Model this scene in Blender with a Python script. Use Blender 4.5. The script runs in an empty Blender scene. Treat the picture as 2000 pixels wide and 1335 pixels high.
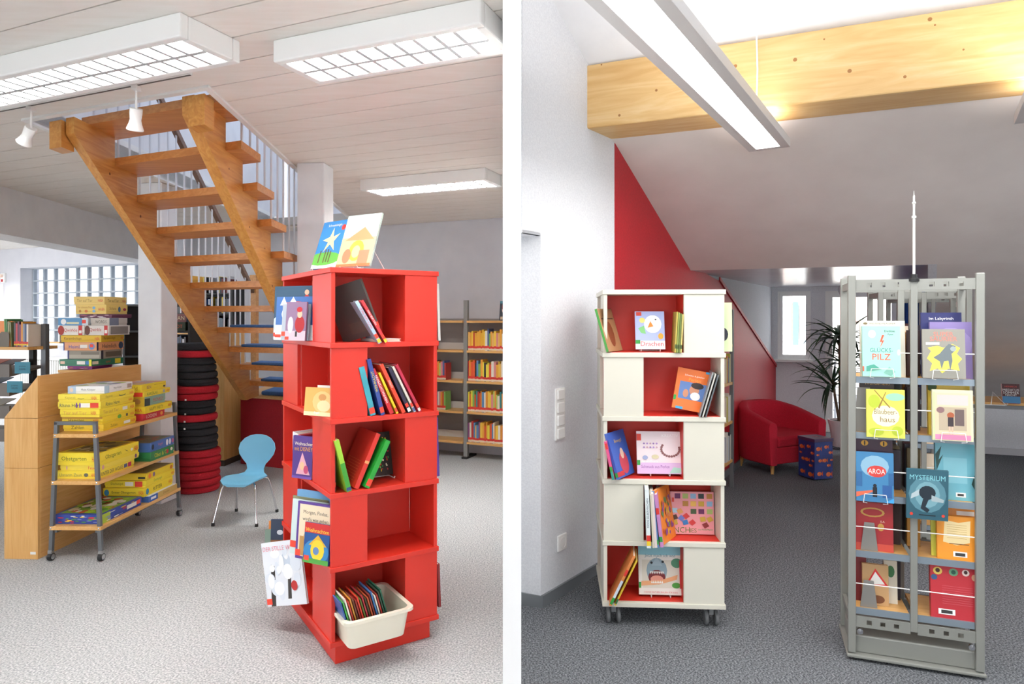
import bpy, math, random
from mathutils import Matrix, Vector
random.seed(7)
PI = math.pi
S = bpy.context.scene
COL = S.collection

# ------------------------------------------------------------------ camera, world, sun, exposure
EYE = 1.45; FPX = 1300.0; UH, VH = 1000.0, 620.0        # eye height, focal length in pixels, principal column and horizon row
cam = bpy.data.objects.new('camera', bpy.data.cameras.new('camera')); COL.objects.link(cam)
cam.location = (0, 0, EYE); cam.rotation_euler = (PI / 2, 0, 0)
cam.data.sensor_width = 36; cam.data.lens = 36 * FPX / 2000; cam.data.shift_y = -(667.5 - VH) / 2000
cam.data.clip_start = .05; cam.data.clip_end = 200
S.camera = cam
wd = bpy.data.worlds.new('daylight'); S.world = wd; wd.use_nodes = True
bgn = wd.node_tree.nodes['Background']; bgn.inputs[0].default_value = (.93, .965, 1, 1); bgn.inputs[1].default_value = 5.0
sun = bpy.data.objects.new('sun', bpy.data.lights.new('sun', 'SUN')); COL.objects.link(sun)
sun.data.energy = 8; sun.data.angle = .02; sun.data.color = (1, .96, .9); sun.rotation_euler = (math.radians(40), 0, math.radians(15))
S.view_settings.view_transform = 'Standard'; S.view_settings.look = 'None'; S.view_settings.gamma = 1
S.view_settings.use_curve_mapping = False; S.view_settings.exposure = 0.3

# ------------------------------------------------------------------ helpers
def at(u, v, Y): return Vector(((u - UH) / FPX * Y, Y, EYE + (VH - v) / FPX * Y))
def ground(u, v, z=0.0): return at(u, v, (EYE - z) * FPX / (v - VH))
def T(x, y=None, z=None): return Matrix.Translation(Vector(x) if y is None else Vector((x, y, z)))
def RX(a): return Matrix.Rotation(math.radians(a), 4, 'X')
def RY(a): return Matrix.Rotation(math.radians(a), 4, 'Y')
def RZ(a): return Matrix.Rotation(math.radians(a), 4, 'Z')
def lin(h):
    o = []
    for i in (0, 2, 4):
        c = int(h[i:i + 2], 16) / 255
        o.append(c / 12.92 if c <= .04045 else ((c + .055) / 1.055) ** 2.4)
    return (*o, 1)
MC = {}
def mat(h, rough=.5, metal=0., name=None):
    k = (h, rough, metal)
    if k in MC: return MC[k]
    m = bpy.data.materials.new(name or 'paint_' + h); m.use_nodes = True
    b = m.node_tree.nodes['Principled BSDF']
    b.inputs['Base Color'].default_value = lin(h); b.inputs['Roughness'].default_value = rough; b.inputs['Metallic'].default_value = metal
    MC[k] = m; return m
def nmat(name, stops, scale, mscale=(1, 1, 1), rough=.6, detail=6, bump=0., distort=0., bscale=None, kind='noise', spec=.5):
    m = bpy.data.materials.new(name); m.use_nodes = True; nt = m.node_tree; N = nt.nodes; L = nt.links
    b = N['Principled BSDF']; b.inputs['Roughness'].default_value = rough; b.inputs['Specular IOR Level'].default_value = spec
    tc = N.new('ShaderNodeTexCoord'); mp = N.new('ShaderNodeMapping'); mp.inputs['Scale'].default_value = mscale
    L.new(tc.outputs['Object'], mp.inputs['Vector'])
    if kind == 'noise':
        n = N.new('ShaderNodeTexNoise'); n.inputs['Scale'].default_value = scale; n.inputs['Detail'].default_value = detail; n.inputs['Distortion'].default_value = distort
        fac = n.outputs['Fac']
    else:
        n = N.new('ShaderNodeTexVoronoi'); n.inputs['Scale'].default_value = scale; fac = n.outputs['Distance']
    L.new(mp.outputs['Vector'], n.inputs['Vector'])
    r = N.new('ShaderNodeValToRGB'); el = r.color_ramp.elements
    while len(el) < len(stops): el.new(.5)
    for e_, (p, h) in zip(el, stops): e_.position = p; e_.color = lin(h)
    L.new(fac, r.inputs['Fac']); L.new(r.outputs['Color'], b.inputs['Base Color'])
    if bump:
        bp = N.new('ShaderNodeBump'); bp.inputs['Strength'].default_value = bump; bp.inputs['Distance'].default_value = .01
        L.new(fac, bp.inputs['Height']); L.new(bp.outputs['Normal'], b.inputs['Normal'])
    return m
def emis(name, h, s):
    m = bpy.data.materials.new(name); m.use_nodes = True; b = m.node_tree.nodes['Principled BSDF']
    b.inputs['Base Color'].default_value = lin(h); b.inputs['Emission Color'].default_value = lin(h); b.inputs['Emission Strength'].default_value = s
    return m
def glass(name, h='ffffff', rough=0., ior=1.45, thin=True):
    m = bpy.data.materials.new(name); m.use_nodes = True; nt = m.node_tree; b = nt.nodes['Principled BSDF']
    if thin:
        tr = nt.nodes.new('ShaderNodeBsdfTransparent'); tr.inputs[0].default_value = lin(h); mx = nt.nodes.new('ShaderNodeMixShader'); mx.inputs[0].default_value = .1
        b.inputs['Roughness'].default_value = .03; b.inputs['Base Color'].default_value = lin(h)
        nt.links.new(tr.outputs[0], mx.inputs[1]); nt.links.new(b.outputs[0], mx.inputs[2])
        nt.links.new(mx.outputs[0], nt.nodes['Material Output'].inputs['Surface'])
    else:
        b.inputs['Base Color'].default_value = lin(h); b.inputs['Transmission Weight'].default_value = 1; b.inputs['Roughness'].default_value = rough; b.inputs['IOR'].default_value = ior
    return m

CARPET_L = nmat('light_grey_carpet', [(.36, '8f9295'), (.5, 'adb0b2'), (.64, 'cacccd')], 120, rough=.95, detail=4, bump=.5, spec=.1)
CARPET_R = nmat('dark_grey_carpet', [(.36, '45484c'), (.5, '696c70'), (.66, '909397')], 130, rough=.95, detail=4, bump=.5, spec=.1)
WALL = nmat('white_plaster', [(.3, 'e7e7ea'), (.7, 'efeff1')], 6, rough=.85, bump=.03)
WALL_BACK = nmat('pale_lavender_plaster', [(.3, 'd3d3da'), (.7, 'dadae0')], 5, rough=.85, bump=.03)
WALL_R = nmat('woodchip_white_paint', [(.35, 'dcdee3'), (.65, 'e6e8ec')], 120, rough=.85, bump=.12, detail=3)
SLOPE = nmat('warm_white_plaster', [(.3, 'e4dcd7'), (.7, 'ebe4df')], 4, rough=.85, bump=.03)
REDWALL = nmat('red_wall_paint', [(.35, 'b0101f'), (.65, 'bd1626')], 90, rough=.5, bump=.06, detail=3)
PLANK = nmat('white_ceiling_board', [(.3, 'efe8e0'), (.7, 'f4efe9')], 5, (1, 8, 1), rough=.6)
CEILBACK = mat('b9b3aa', .8)
def wood(name, stops, axis, scale=3.2, rough=.42, k=9):
    sc = [k, k, k]; sc[axis] = .8
    return nmat(name, stops, scale, sc, rough=rough, detail=5, distort=1.6)
PINE = [(.25, 'c07c34'), (.5, 'd39348'), (.75, 'e0a65c')]
LPINE = [(.25, 'd6a766'), (.5, 'e2ba7c'), (.75, 'ebcb95')]
BEECH = [(.25, 'd29a55'), (.5, 'dcaa66'), (.75, 'e5b778')]
PINE_Y = wood('pine_stringer', PINE, 1); PINE_X = wood('pine_tread', [(.25, 'b9743a'), (.5, 'cb874a'), (.75, 'd8975a')], 0)
BEAM_X = wood('pale_spruce_beam', LPINE, 0, scale=2.2, k=7); BEECH_Z = wood('beech_panel', BEECH, 2, k=12); BEECH_X = wood('beech_shelf', BEECH, 0, k=14); BEECH_Y = wood('beech_shelf_long', BEECH, 1, k=14)
KNOT = mat('a5713c', .5)
RED_L = mat('d23022', .42, name='red_laminate'); CREAM = mat('d8d5c7', .4, name='cream_laminate'); RED_IN = mat('d23325', .5, name='red_inside_laminate')
STEEL = mat('6d7074', .4, .4, 'dark_grey_steel'); CHROME = mat('d5d7da', .15, 1, 'chrome'); SILVER = mat('8e8f89', .45, .15, 'silver_grey_paint')
WHITE = mat('f4f4f2', .45, name='white_enamel'); BLACKP = mat('1c1c1e', .5, name='black_plastic'); PAGES = mat('efe9da', .8, name='paper')

class MB:
    def __init__(s): s.v = []; s.f = []; s.m = []
    def add(s, vs, fs, mi=0):
        n = len(s.v); s.v += [tuple(p) for p in vs]; s.f += [tuple(i + n for i in f) for f in fs]; s.m += [mi] * len(fs); return s
    def box(s, x0, y0, z0, x1, y1, z1, mi=0, M=None):
        vs = [Vector(p) for p in ((x0, y0, z0), (x1, y0, z0), (x1, y1, z0), (x0, y1, z0), (x0, y0, z1), (x1, y0, z1), (x1, y1, z1), (x0, y1, z1))]
        if M: vs = [M @ p for p in vs]
        return s.add(vs, [(0, 3, 2, 1), (4, 5, 6, 7), (0, 1, 5, 4), (1, 2, 6, 5), (2, 3, 7, 6), (3, 0, 4, 7)], mi)
    def prism(s, pts, vec, mi=0):
        n = len(pts); a = [Vector(p) for p in pts]; vec = Vector(vec); b = [p + vec for p in a]
        fs = [tuple(range(n))[::-1], tuple(range(n, 2 * n))] + [(i, (i + 1) % n, n + (i + 1) % n, n + i) for i in range(n)]
        return s.add(a + b, fs, mi)
    def tube(s, pts, r, n=8, mi=0):
        pts = [Vector(p) for p in pts]; rings = []; prev = None
        for i, p in enumerate(pts):
            d = (pts[min(i + 1, len(pts) - 1)] - pts[max(i - 1, 0)]).normalized()
            up = prev or (Vector((0, 0, 1)) if abs(d.z) < .9 else Vector((1, 0, 0)))
            a = (up - d * up.dot(d)).normalized(); prev = a; b = d.cross(a)
            rr = r[i] if isinstance(r, (list, tuple)) else r
            rings.append([p + (a * math.cos(2 * PI * k / n) + b * math.sin(2 * PI * k / n)) * rr for k in range(n)])
        fs = []
        for i in range(len(pts) - 1):
            for k in range(n): fs.append((i * n + k, i * n + (k + 1) % n, (i + 1) * n + (k + 1) % n, (i + 1) * n + k))
        fs += [tuple(range(n))[::-1], tuple(range((len(pts) - 1) * n, len(pts) * n))]
        return s.add([q for r_ in rings for q in r_], fs, mi)
    def lathe(s, prof, n=20, c=(0, 0, 0), mi=0, M=None):
        vs = []; fs = []
        for r, z in prof:
            for k in range(n):
                p = Vector((r * math.cos(2 * PI * k / n), r * math.sin(2 * PI * k / n), z))
                vs.append((M @ p if M else p) + Vector(c))
        for i in range(len(prof) - 1):
            for k in range(n): fs.append((i * n + k, i * n + (k + 1) % n, (i + 1) * n + (k + 1) % n, (i + 1) * n + k))
        fs += [tuple(range(n))[::-1], tuple(range((len(prof) - 1) * n, len(prof) * n))]
        return s.add(vs, fs, mi)
    def o(s, name, mats, parent=None, M=None, smooth=False, bevel=0., seg=2):
        me = bpy.data.meshes.new(name); me.from_pydata(s.v, [], s.f)
        for m in (mats if isinstance(mats, (list, tuple)) else [mats]): me.materials.append(m)
        me.polygons.foreach_set('material_index', s.m)
        if smooth:
            me.polygons.foreach_set('use_smooth', [True] * len(me.polygons))
        ob = bpy.data.objects.new(name, me); COL.objects.link(ob)
        if parent: ob.parent = parent
        if M is not None:
            if parent: ob.matrix_local = M
            else: ob.matrix_world = M
        if bevel:
            bv = ob.modifiers.new('bevel', 'BEVEL'); bv.width = bevel; bv.segments = seg; bv.limit_method = 'ANGLE'
        if smooth == 'auto':
            es = ob.modifiers.new('split', 'EDGE_SPLIT'); es.split_angle = math.radians(40)
        return ob
def Box(x0, y0, z0, x1, y1, z1): return MB().box(x0, y0, z0, x1, y1, z1)
def tag(o, label, cat, group=None):
    o['label'] = label; o['category'] = cat
    if group: o['group'] = group
    return o
def struct(o): o['kind'] = 'structure'; return o
def thing(name, label, cat, M=None, group=None):
    o = bpy.data.objects.new(name, None); COL.objects.link(o); o.empty_display_size = .1
    if M is not None: o.matrix_world = M
    return tag(o, label, cat, group)
def dup(root, M, label=None):
    r = root.copy(); COL.objects.link(r); r.matrix_world = M
    if label: r['label'] = label
    for ch in root.children:
        c = ch.copy(); COL.objects.link(c); c.parent = r
        for g in ch.children:
            d = g.copy(); COL.objects.link(d); d.parent = c
    return r

# flat print: lettering and simple shapes lying on a face
TXT = {}
def text_mesh(t):
    if t not in TXT:
        cu = bpy.data.curves.new('lettering', 'FONT'); cu.body = t; cu.resolution_u = 2; cu.align_x = 'CENTER'
        ob = bpy.data.objects.new('lettering', cu); me = bpy.data.meshes.new_from_object(ob)
        vs = [(v.co.x, v.co.y) for v in me.vertices]; fs = [tuple(p.vertices) for p in me.polygons]
        xs = [p[0] for p in vs] or [0]; ys = [p[1] for p in vs] or [0]
        cx, cy = (min(xs) + max(xs)) / 2, (min(ys) + max(ys)) / 2
        TXT[t] = ([(x - cx, y - cy) for x, y in vs], fs, max(max(xs) - min(xs), 1e-3), max(max(ys) - min(ys), 1e-3))
        bpy.data.objects.remove(ob); bpy.data.curves.remove(cu); bpy.data.meshes.remove(me)
    return TXT[t]
def prints(parent, W, H, items, origin, ux, uy, name='cover_print'):
    """items in fractions of the face: r x0 y0 x1 y1 col | e cx cy rx ry col | p pts col | t text cx cy height col [max width] [turn]"""
    if not items: return
    ux, uy, origin = Vector(ux), Vector(uy), Vector(origin); nz = ux.cross(uy); mb = MB(); mats = []; off = .0005
    def put(p2, faces, col, clip=True):
        nonlocal off
        if clip: p2 = [(min(max(x, 0), W), min(max(y, 0), H)) for x, y in p2]
        m = mat(col, .5)
        if m not in mats: mats.append(m)
        mb.add([origin + ux * x + uy * y + nz * off for x, y in p2], faces, mats.index(m)); off += .00012
    for it in items:
        k = it[0]
        if k == 'r': _, a, b, c, d, col = it; put([(a * W, b * H), (c * W, b * H), (c * W, d * H), (a * W, d * H)], [(0, 1, 2, 3)], col)
        elif k == 'e':
            _, a, b, c, d, col = it; n = 14
            put([((a + c * math.cos(2 * PI * i / n)) * W, (b + d * math.sin(2 * PI * i / n)) * H) for i in range(n)], [tuple(range(n))], col)
        elif k == 'p': put([(x * W, y * H) for x, y in it[1]], [tuple(range(len(it[1])))], it[2])
        elif k == 't':
            t, a, b, h, col = it[1:6]; mw = it[6] if len(it) > 6 else .92; turn = it[7] if len(it) > 7 else 0
            vs, fs, w0, h0 = text_mesh(t); sy = h * H / h0; sx = sy
            lim = mw * (H if turn else W)
            if turn: sy = h * W / h0; sx = sy
            if w0 * sx > lim: sx = lim / w0
            ca, sa = math.cos(math.radians(turn)), math.sin(math.radians(turn))
            put([(a * W + x * sx * ca - y * sy * sa, b * H + x * sx * sa + y * sy * ca) for x, y in vs], fs, col)
    return mb.o(name, mats, parent)
def facing(x, y, z, yaw=0, lean=0, roll=0): return T(x, y, z) @ RZ(yaw) @ RX(-lean) @ RY(roll)
def book(label, w, h, t, cov, M, art=None, spine=None, group=None, name='book', back=None):
    b = .0022; mb = MB()
    mb.box(-w / 2, 0, 0, w / 2, b, h); mb.box(-w / 2, t - b, 0, w / 2, t, h); mb.box(-w / 2, b, 0, -w / 2 + b, t - b, h)
    o = mb.o(name, mat(cov, .38), None, M); tag(o, label, 'book', group)
    Box(-w / 2 + b, b, .003, w / 2 - .004, t - b, h - .003).o('pages', PAGES, o)
    if art: prints(o, w, h, art, (-w / 2, 0, 0), (1, 0, 0), (0, 0, 1))
    if spine: prints(o, t, h, spine, (-w / 2, t, 0), (0, -1, 0), (0, 0, 1), 'spine_print')
    if back: prints(o, w, h, back, (w / 2, t, 0), (-1, 0, 0), (0, 0, 1), 'back_print')
    return o
def gamebox(label, w, d, h, col, M, front=None, right=None, top=None, group=None, lid=.72):
    """origin at the bottom near-left corner; front faces -y, right side faces +x"""
    o = Box(0, 0, h * (1 - lid), w, d, h).o('game_box', mat(col, .4), None, M, bevel=.002, seg=1); tag(o, label, 'game box', group)
    Box(.003, .003, 0, w - .003, d - .003, h * (1 - lid)).o('tray', mat(col, .45), o)
    prints(o, w, h, front, (0, 0, 0), (1, 0, 0), (0, 0, 1), 'front_print')
    prints(o, d, h, right, (w, 0, 0), (0, 1, 0), (0, 0, 1), 'side_print')
    prints(o, w, d, top, (0, 0, h), (1, 0, 0), (0, 1, 0), 'top_print')
    return o
def blobs(seed, cols, n=10, r=.12):
    R = random.Random(seed); return [('e', R.uniform(.12, .88), R.uniform(.12, .88), R.uniform(.4, 1) * r, R.uniform(.4, 1) * r, R.choice(cols)) for _ in range(n)]

import colorsys
ORD = ['first', 'second', 'third', 'fourth', 'fifth', 'sixth', 'seventh', 'eighth', 'ninth', 'tenth', 'eleventh', 'twelfth', 'thirteenth', 'fourteenth', 'fifteenth', 'sixteenth', 'seventeenth', 'eighteenth', 'nineteenth', 'twentieth']
def nth(k):                                     # k counts from 0
    if k < 20: return ORD[k]
    n = k + 1; return '%d%s' % (n, {1: 'st', 2: 'nd', 3: 'rd'}.get(n % 10, 'th') if n % 100 not in (11, 12, 13) else 'th')
def hue(h):                                     # plain colour word for a paint
    r, g, b = [int(h[i:i + 2], 16) / 255 for i in (0, 2, 4)]; H_, S_, V_ = colorsys.rgb_to_hsv(r, g, b); H_ *= 360
    if V_ < .3 and S_ < .45: return 'black'
    if S_ < .14: return 'white' if V_ > .82 else 'grey'
    if S_ < .3 and V_ > .8: return 'cream' if 20 < H_ < 90 else 'pale'
    nm = 'red' if H_ < 14 or H_ > 340 else 'orange' if H_ < 36 else 'yellow' if H_ < 64 else 'green' if H_ < 165 else 'teal' if H_ < 195 else 'blue' if H_ < 255 else 'purple'
    if nm == 'orange' and V_ < .6: nm = 'brown'
    return ('dark ' if V_ < .48 and nm != 'brown' else '') + nm
# ------------------------------------------------------------------ shared structure
struct(MB().add([(-9, -2.5, 0), (0, -2.5, 0), (0, 12.5, 0), (-9, 12.5, 0)], [(0, 1, 2, 3)]).o('floor', CARPET_L))
struct(MB().add([(0, -2.5, 0), (7.5, -2.5, 0), (7.5, 12.5, 0), (0, 12.5, 0)], [(0, 1, 2, 3)]).o('floor', CARPET_R))
struct(Box(-.025, 1.8, 0, .025, 7.2, 3.9).o('wall_divider', mat('fcfcfc', .8, name='gap_white')))  # added wall; its white end stands for the gap between the two rooms
m = MB()                                                # wall behind the viewer; three window openings added to let in fill daylight
xs = [-9, -8.6, -5.0, -4.6, -.4, .8, 2.4, 7.5]
for k in range(7):
    if k in (1, 3, 5): m.box(xs[k], -2.6, 0, xs[k + 1], -2.5, .95); m.box(xs[k], -2.6, 1.95, xs[k + 1], -2.5, 3.9)
    else: m.box(xs[k], -2.6, 0, xs[k + 1], -2.5, 3.9)
struct(m.o('wall_rear', WALL))

# ------------------------------------------------------------------ left room: the plan runs along two axes, E1 (boards, back wall) and E2 (stair, side walls)
ZC = 2.5; K = -.4198                                    # ceiling height; a line along E1 is Y = c + K * X
E1 = Vector((.922, -.387, 0)); NB = Vector((.387, .922, 0))
CB = 6.967                                              # back wall: c
def bw(t, z, off=0.): p = Vector((-.554, 7.2, 0)) - E1 * t + NB * off; p.z = z; return p      # point of the back wall, t metres left of the far shelf post
# opening over the stair
def XR(c): y = (c + K * -1.55); return -1.397 - (y - 3.047) * .0841
def XL(c): y = (c + K * -2.7); return -2.565 - (y - 3.6) * .0457
CO0, CO1 = 2.461, 6.55
ce = MB()
def pq(mb, x0, x1, c0, c1, z0, z1): mb.prism([(x0(c0), c0 + K * x0(c0), z0), (x1(c0), c0 + K * x1(c0), z0), (x1(c1), c1 + K * x1(c1), z0), (x0(c1), c1 + K * x0(c1), z0)], (0, 0, z1 - z0))
FL = lambda c: -9.0
FR = lambda c: -.026
pq(ce, FL, FR, -6.0, CO0, ZC + .012, ZC + .1); pq(ce, FL, XL, CO0, CO1, ZC + .012, ZC + .1); pq(ce, XR, FR, CO0, CO1, ZC + .012, ZC + .1); pq(ce, FL, FR, CO1, CB, ZC + .012, ZC + .1)
ceil = struct(ce.o('ceiling', CEILBACK))
c = -1.739
while c < CB - .01:
    c1 = min(c + .2, CB); cc = c1 - .007
    spans = [(FL, FR)] if c1 <= CO0 + .01 or c >= CO1 - .01 else [(FL, XL), (XR, FR)]
    for a, b in spans:
        m = MB(); pq(m, a, b, c, cc, ZC, ZC + .012); m.o('ceiling_board', PLANK, ceil)
    c = c1
# white trim round the opening and the shaft above it
tr = MB()
pq(tr, lambda c: XL(c) - .03, lambda c: XR(c) + .03, CO0 - .035, CO0, ZC - .012, ZC + .14); pq(tr, XR, lambda c: XR(c) + .03, CO0, CO1, ZC - .012, ZC + .14)
pq(tr, lambda c: XL(c) - .03, XL, CO0, CO1, ZC - .012, ZC + .14)
struct(tr.o('trim_1', WHITE))
sh = MB()
pq(sh, lambda c: XL(c) - .1, lambda c: XL(c) - .03, CO0 - 1, CB, ZC + .14, 5.0); pq(sh, lambda c: XL(c) - .6, lambda c: XR(c) + 1.3, CB + .06, CB + .2, ZC + .1, 5.0); pq(sh, lambda c: XR(c) + 1.2, lambda c: XR(c) + 1.3, CO0 - 1, CB, ZC + .14, 5.0)
pq(sh, lambda c: XL(c) - .6, lambda c: XR(c) + 1.3, CO0 - 1.1, CO0 - 1.0, ZC + .1, 5.0)  # unseen front wall, added to keep the sun out of the opening
struct(sh.o('wall_stairwell', WALL))
FROST = bpy.data.materials.new('frosted_diffuser'); FROST.use_nodes = True; _t = FROST.node_tree.nodes.new('ShaderNodeBsdfTranslucent'); _t.inputs[0].default_value = (.42, .45, .5, 1)
FROST.node_tree.links.new(_t.outputs[0], FROST.node_tree.nodes['Material Output'].inputs['Surface'])
sk = MB(); pq(sk, lambda c: XL(c) - .6, lambda c: XR(c) + 1.3, CO0 - 1.0, CB + .2, 5.0, 5.02); struct(sk.o('added_shaft_diffuser', FROST))  # unseen translucent cap, added to soften daylight falling down the shaft
# back wall with the glass block window
T0, T1 = 4.75, 7.49; ZS, ZT = 1.075, 2.2
wb = MB()
def wbox(mb, t0, t1, z0, z1, o0, o1, mi=0): mb.prism([bw(t0, z0, o0), bw(t1, z0, o0), bw(t1, z0, o1), bw(t0, z0, o1)], (0, 0, z1 - z0), mi)
wbox(wb, -.57, T0, 0, ZC + .1, 0, .3); wbox(wb, T1, 9.5, 0, ZC + .1, 0, .3); wbox(wb, T0, T1, 0, ZS, 0, .3); wbox(wb, T0, T1, ZT, ZC + .1, 0, .3)
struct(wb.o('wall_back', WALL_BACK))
m = MB()
for y0, y1 in ((-2.5, 0), (4.5, 5.0), (8.5, 12)): m.box(-9.1, y0, 0, -9, y1, 2.6)
for y0, y1 in ((0, 4.5), (5.0, 8.5)): m.box(-9.1, y0, 0, -9, y1, .9); m.box(-9.1, y0, 2.2, -9, y1, 2.6)  # unseen window openings, added for more light deep in the room
struct(m.o('wall_left', WALL))
GB = bpy.data.materials.new('glass_block'); GB.use_nodes = True
_b = GB.node_tree.nodes['Principled BSDF']; _b.inputs['Base Color'].default_value = (.36, .38, .41, 1); _b.inputs['Transmission Weight'].default_value = 1; _b.inputs['Roughness'].default_value = .12; _b.inputs['IOR'].default_value = 1.15
_n = GB.node_tree.nodes.new('ShaderNodeTexNoise'); _n.inputs['Scale'].default_value = 16; _bp = GB.node_tree.nodes.new('ShaderNodeBump'); _bp.inputs['Strength'].default_value = .6
_tc = GB.node_tree.nodes.new('ShaderNodeTexCoord'); GB.node_tree.links.new(_tc.outputs['Object'], _n.inputs['Vector']); GB.node_tree.links.new(_n.outputs['Fac'], _bp.inputs['Height']); GB.node_tree.links.new(_bp.outputs['Normal'], _b.inputs['Normal'])
w1 = MB(); NCOL, NROW = 11, 6; dw, dh = (T1 - T0) / NCOL, (ZT - ZS) / NROW
for i in range(NCOL + 1): wbox(w1, T0 + i * dw - .011, T0 + i * dw + .011, ZS, ZT, .18, .26)
for j in range(NROW + 1): wbox(w1, T0, T1, ZS + j * dh - .011, ZS + j * dh + .011, .18, .26)
win1 = struct(w1.o('window_1', mat('b9c0c8', .7)))
proto = None
RB = Matrix(((E1.x, NB.x, 0, 0), (E1.y, NB.y, 0, 0), (0, 0, 1, 0), (0, 0, 0, 1)))
for i in range(NCOL):
    for j in range(NROW):
        M_ = T(bw(T0 + (i + 1) * dw, ZS + j * dh, .2)) @ RB
        if proto is None: proto = Box(.008, -.012, .008, dw - .008, .07, dh - .008).o('glass_block', GB, win1, M_, bevel=.015); ob = proto
        else: ob = proto.copy(); COL.objects.link(ob); ob.parent = win1; ob.matrix_local = M_
sl = MB(); wbox(sl, T0 - .02, T1 + .02, ZS - .03, ZS, -.04, .2); struct(sl.o('trim_window_sill', WHITE))
# downstand beam at the left
bm = MB(); B0, D2 = Vector((-3.98, 4.2, 0)), Vector((-.0874, .996, 0))
p0 = B0 - D2 * 4; p1 = B0 + D2 * 4.5
bm.prism([(p0.x, p0.y, 2.12), (p1.x, p1.y, 2.12), (p1.x - .3, p1.y, 2.12), (p0.x - .3, p0.y, 2.12)], (0, 0, ZC - 2.12)); struct(bm.o('trim_beam', WALL))
# two columns
def column(p, w, ang, ztop):
    o = Box(-w, 0, 0, 0, w, ztop).o('trim_column', WALL, None, T(p) @ RZ(ang), bevel=.008); return struct(o)
column(ground(315, 985), .2, -8, ZC)
column(Vector((-1.27, 4.5, 0)), .19, -4, ZC)
# thermostat-like call box high on the wall beside the window
cb = thing('alarm_box', 'small white alarm box with a red lamp on the wall left of the glass blocks', 'alarm box', T(bw(7.88, 1.93, -.03)) @ RB)
Box(-.05, 0, .06, .05, .03, .2).o('housing', WHITE, cb, bevel=.005); MB().lathe([(.001, -.01), (.024, -.004), (.024, .03)], 12, (0, 0, .16), 0, RX(90)).o('lens', mat('f3d9c8', .3), cb); Box(-.02, -.006, .07, .02, .0, .11).o('red_mark', mat('c8202a', .4), cb)
MB().tube([(.0, .015, .06), (.01, .015, -.6)], .003, 6).o('cable', WHITE, cb)

# ------------------------------------------------------------------ stair
SO = Vector((-2.333, 3.676, 0)); SA = Vector((.916, -.40, 0)); SS = Vector((-.0457, .999, 0)); RUN, RISE, ZT1 = .2544, .1701, 2.561; TH = .044; TD = .31
def sp(a, s, z): p = SO + SA * a + SS * s; p.z = z; return p
stair = thing('staircase', 'open pine staircase with white balusters rising through the ceiling opening', 'staircase', T(sp(0, 2.8, 0)))
INV = stair.matrix_world.inverted()
def spl(a, s, z): return sp(a, s, z) - stair.location
def stringer(a0, a1):
    pts = [(-.14, ZT1 - TH)]
    for i in range(11):
        z = ZT1 - RISE * i - TH; pts.append((RUN * (i + 1), z))
        if i < 10: pts.append((RUN * (i + 1), z - RISE))
    pts += [(RUN * 11, .69), ((2.3355 - .69) / .669, .69), (-.14, 2.3355 + .669 * .14)]
    # straight underside, saw-tooth upper edge
    m = MB(); m.prism([spl(a0, s, z) for s, z in pts], SA * (a1 - a0)); return m
for a0, a1 in ((-.066, 0.), (.80, .88)): stringer(a0, a1).o('stringer', PINE_Y, stair)
for i in range(11):
    s0 = RUN * i; z = ZT1 - RISE * i
    m = MB(); m.prism([spl(-.066, s0, z - TH), spl(.99, s0, z - TH), spl(.99, s0 + TD, z - TH), spl(-.066, s0 + TD, z - TH)], (0, 0, TH)); m.o('tread', PINE_X, stair)
for a, al in ((-.175, -.075), (.86, .965)):
    m = MB(); m.prism([spl(a, -.17, ZT1 - .205), spl(al, -.17, ZT1 - .205), spl(al, -.06, ZT1 - .205), spl(a, -.06, ZT1 - .205)], (0, 0, .145)); m.o('bearer_block', PINE_Y, stair)
for a, zz, ss in [(.8805, -.10, .3), (.8805, -.16, .62), (.8805, -.07, .9), (.8805, -.2, 1.05), (.8805, -.12, 1.4), (.8805, -.18, 1.75), (.8805, -.09, 2.0), (.0005, -.14, .2), (.0005, -.1, .55), (.0005, -.17, .95), (.0005, -.12, 1.5), (.0005, -.15, 2.1)]:
    MB().lathe([(.001, 0), (.006 + .004 * ((ss * 10) % 3) / 3, 0), (.004, .001)], 10, spl(a, ss, ZT1 - .669 * ss + zz), 0, RY(90)).o('knot', mat('7d4d26', .5), stair)
rod = mat('dcdee3', .35, .1)
for i in range(11):
    z = ZT1 - RISE * i
    for f_ in (.08, .21):
        s_ = RUN * i + f_
        for a in (-.035, .955):
            if a > 0 and i > 7: continue
            top = min(z + .88 - .669 * (f_ - .08), 4.2)
            MB().tube([spl(a, s_, z), spl(a, s_, top)], .007, 6).o('baluster', rod, stair)
hr = wood('handrail_wood', [(.3, '6f5142'), (.7, '8a6a55')], 1)
for a, s1 in ((-.035, 2.75), (.955, 2.1)):
    m = MB(); s0 = -.2; zz = lambda s: ZT1 + .93 - .669 * s
    m.prism([spl(a - .022, s0, zz(s0)), spl(a + .022, s0, zz(s0)), spl(a + .022, s1, zz(s1)), spl(a - .022, s1, zz(s1))], (0, 0, .05)); m.o('handrail', hr, stair)
m = MB(); m.prism([spl(-.075, 2.7, .86), spl(.005, 2.7, .86), spl(.005, 2.78, .86), spl(-.075, 2.78, .86)], (0, 0, 1.0)); m.o('newel_post', PINE_Y, stair)
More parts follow.
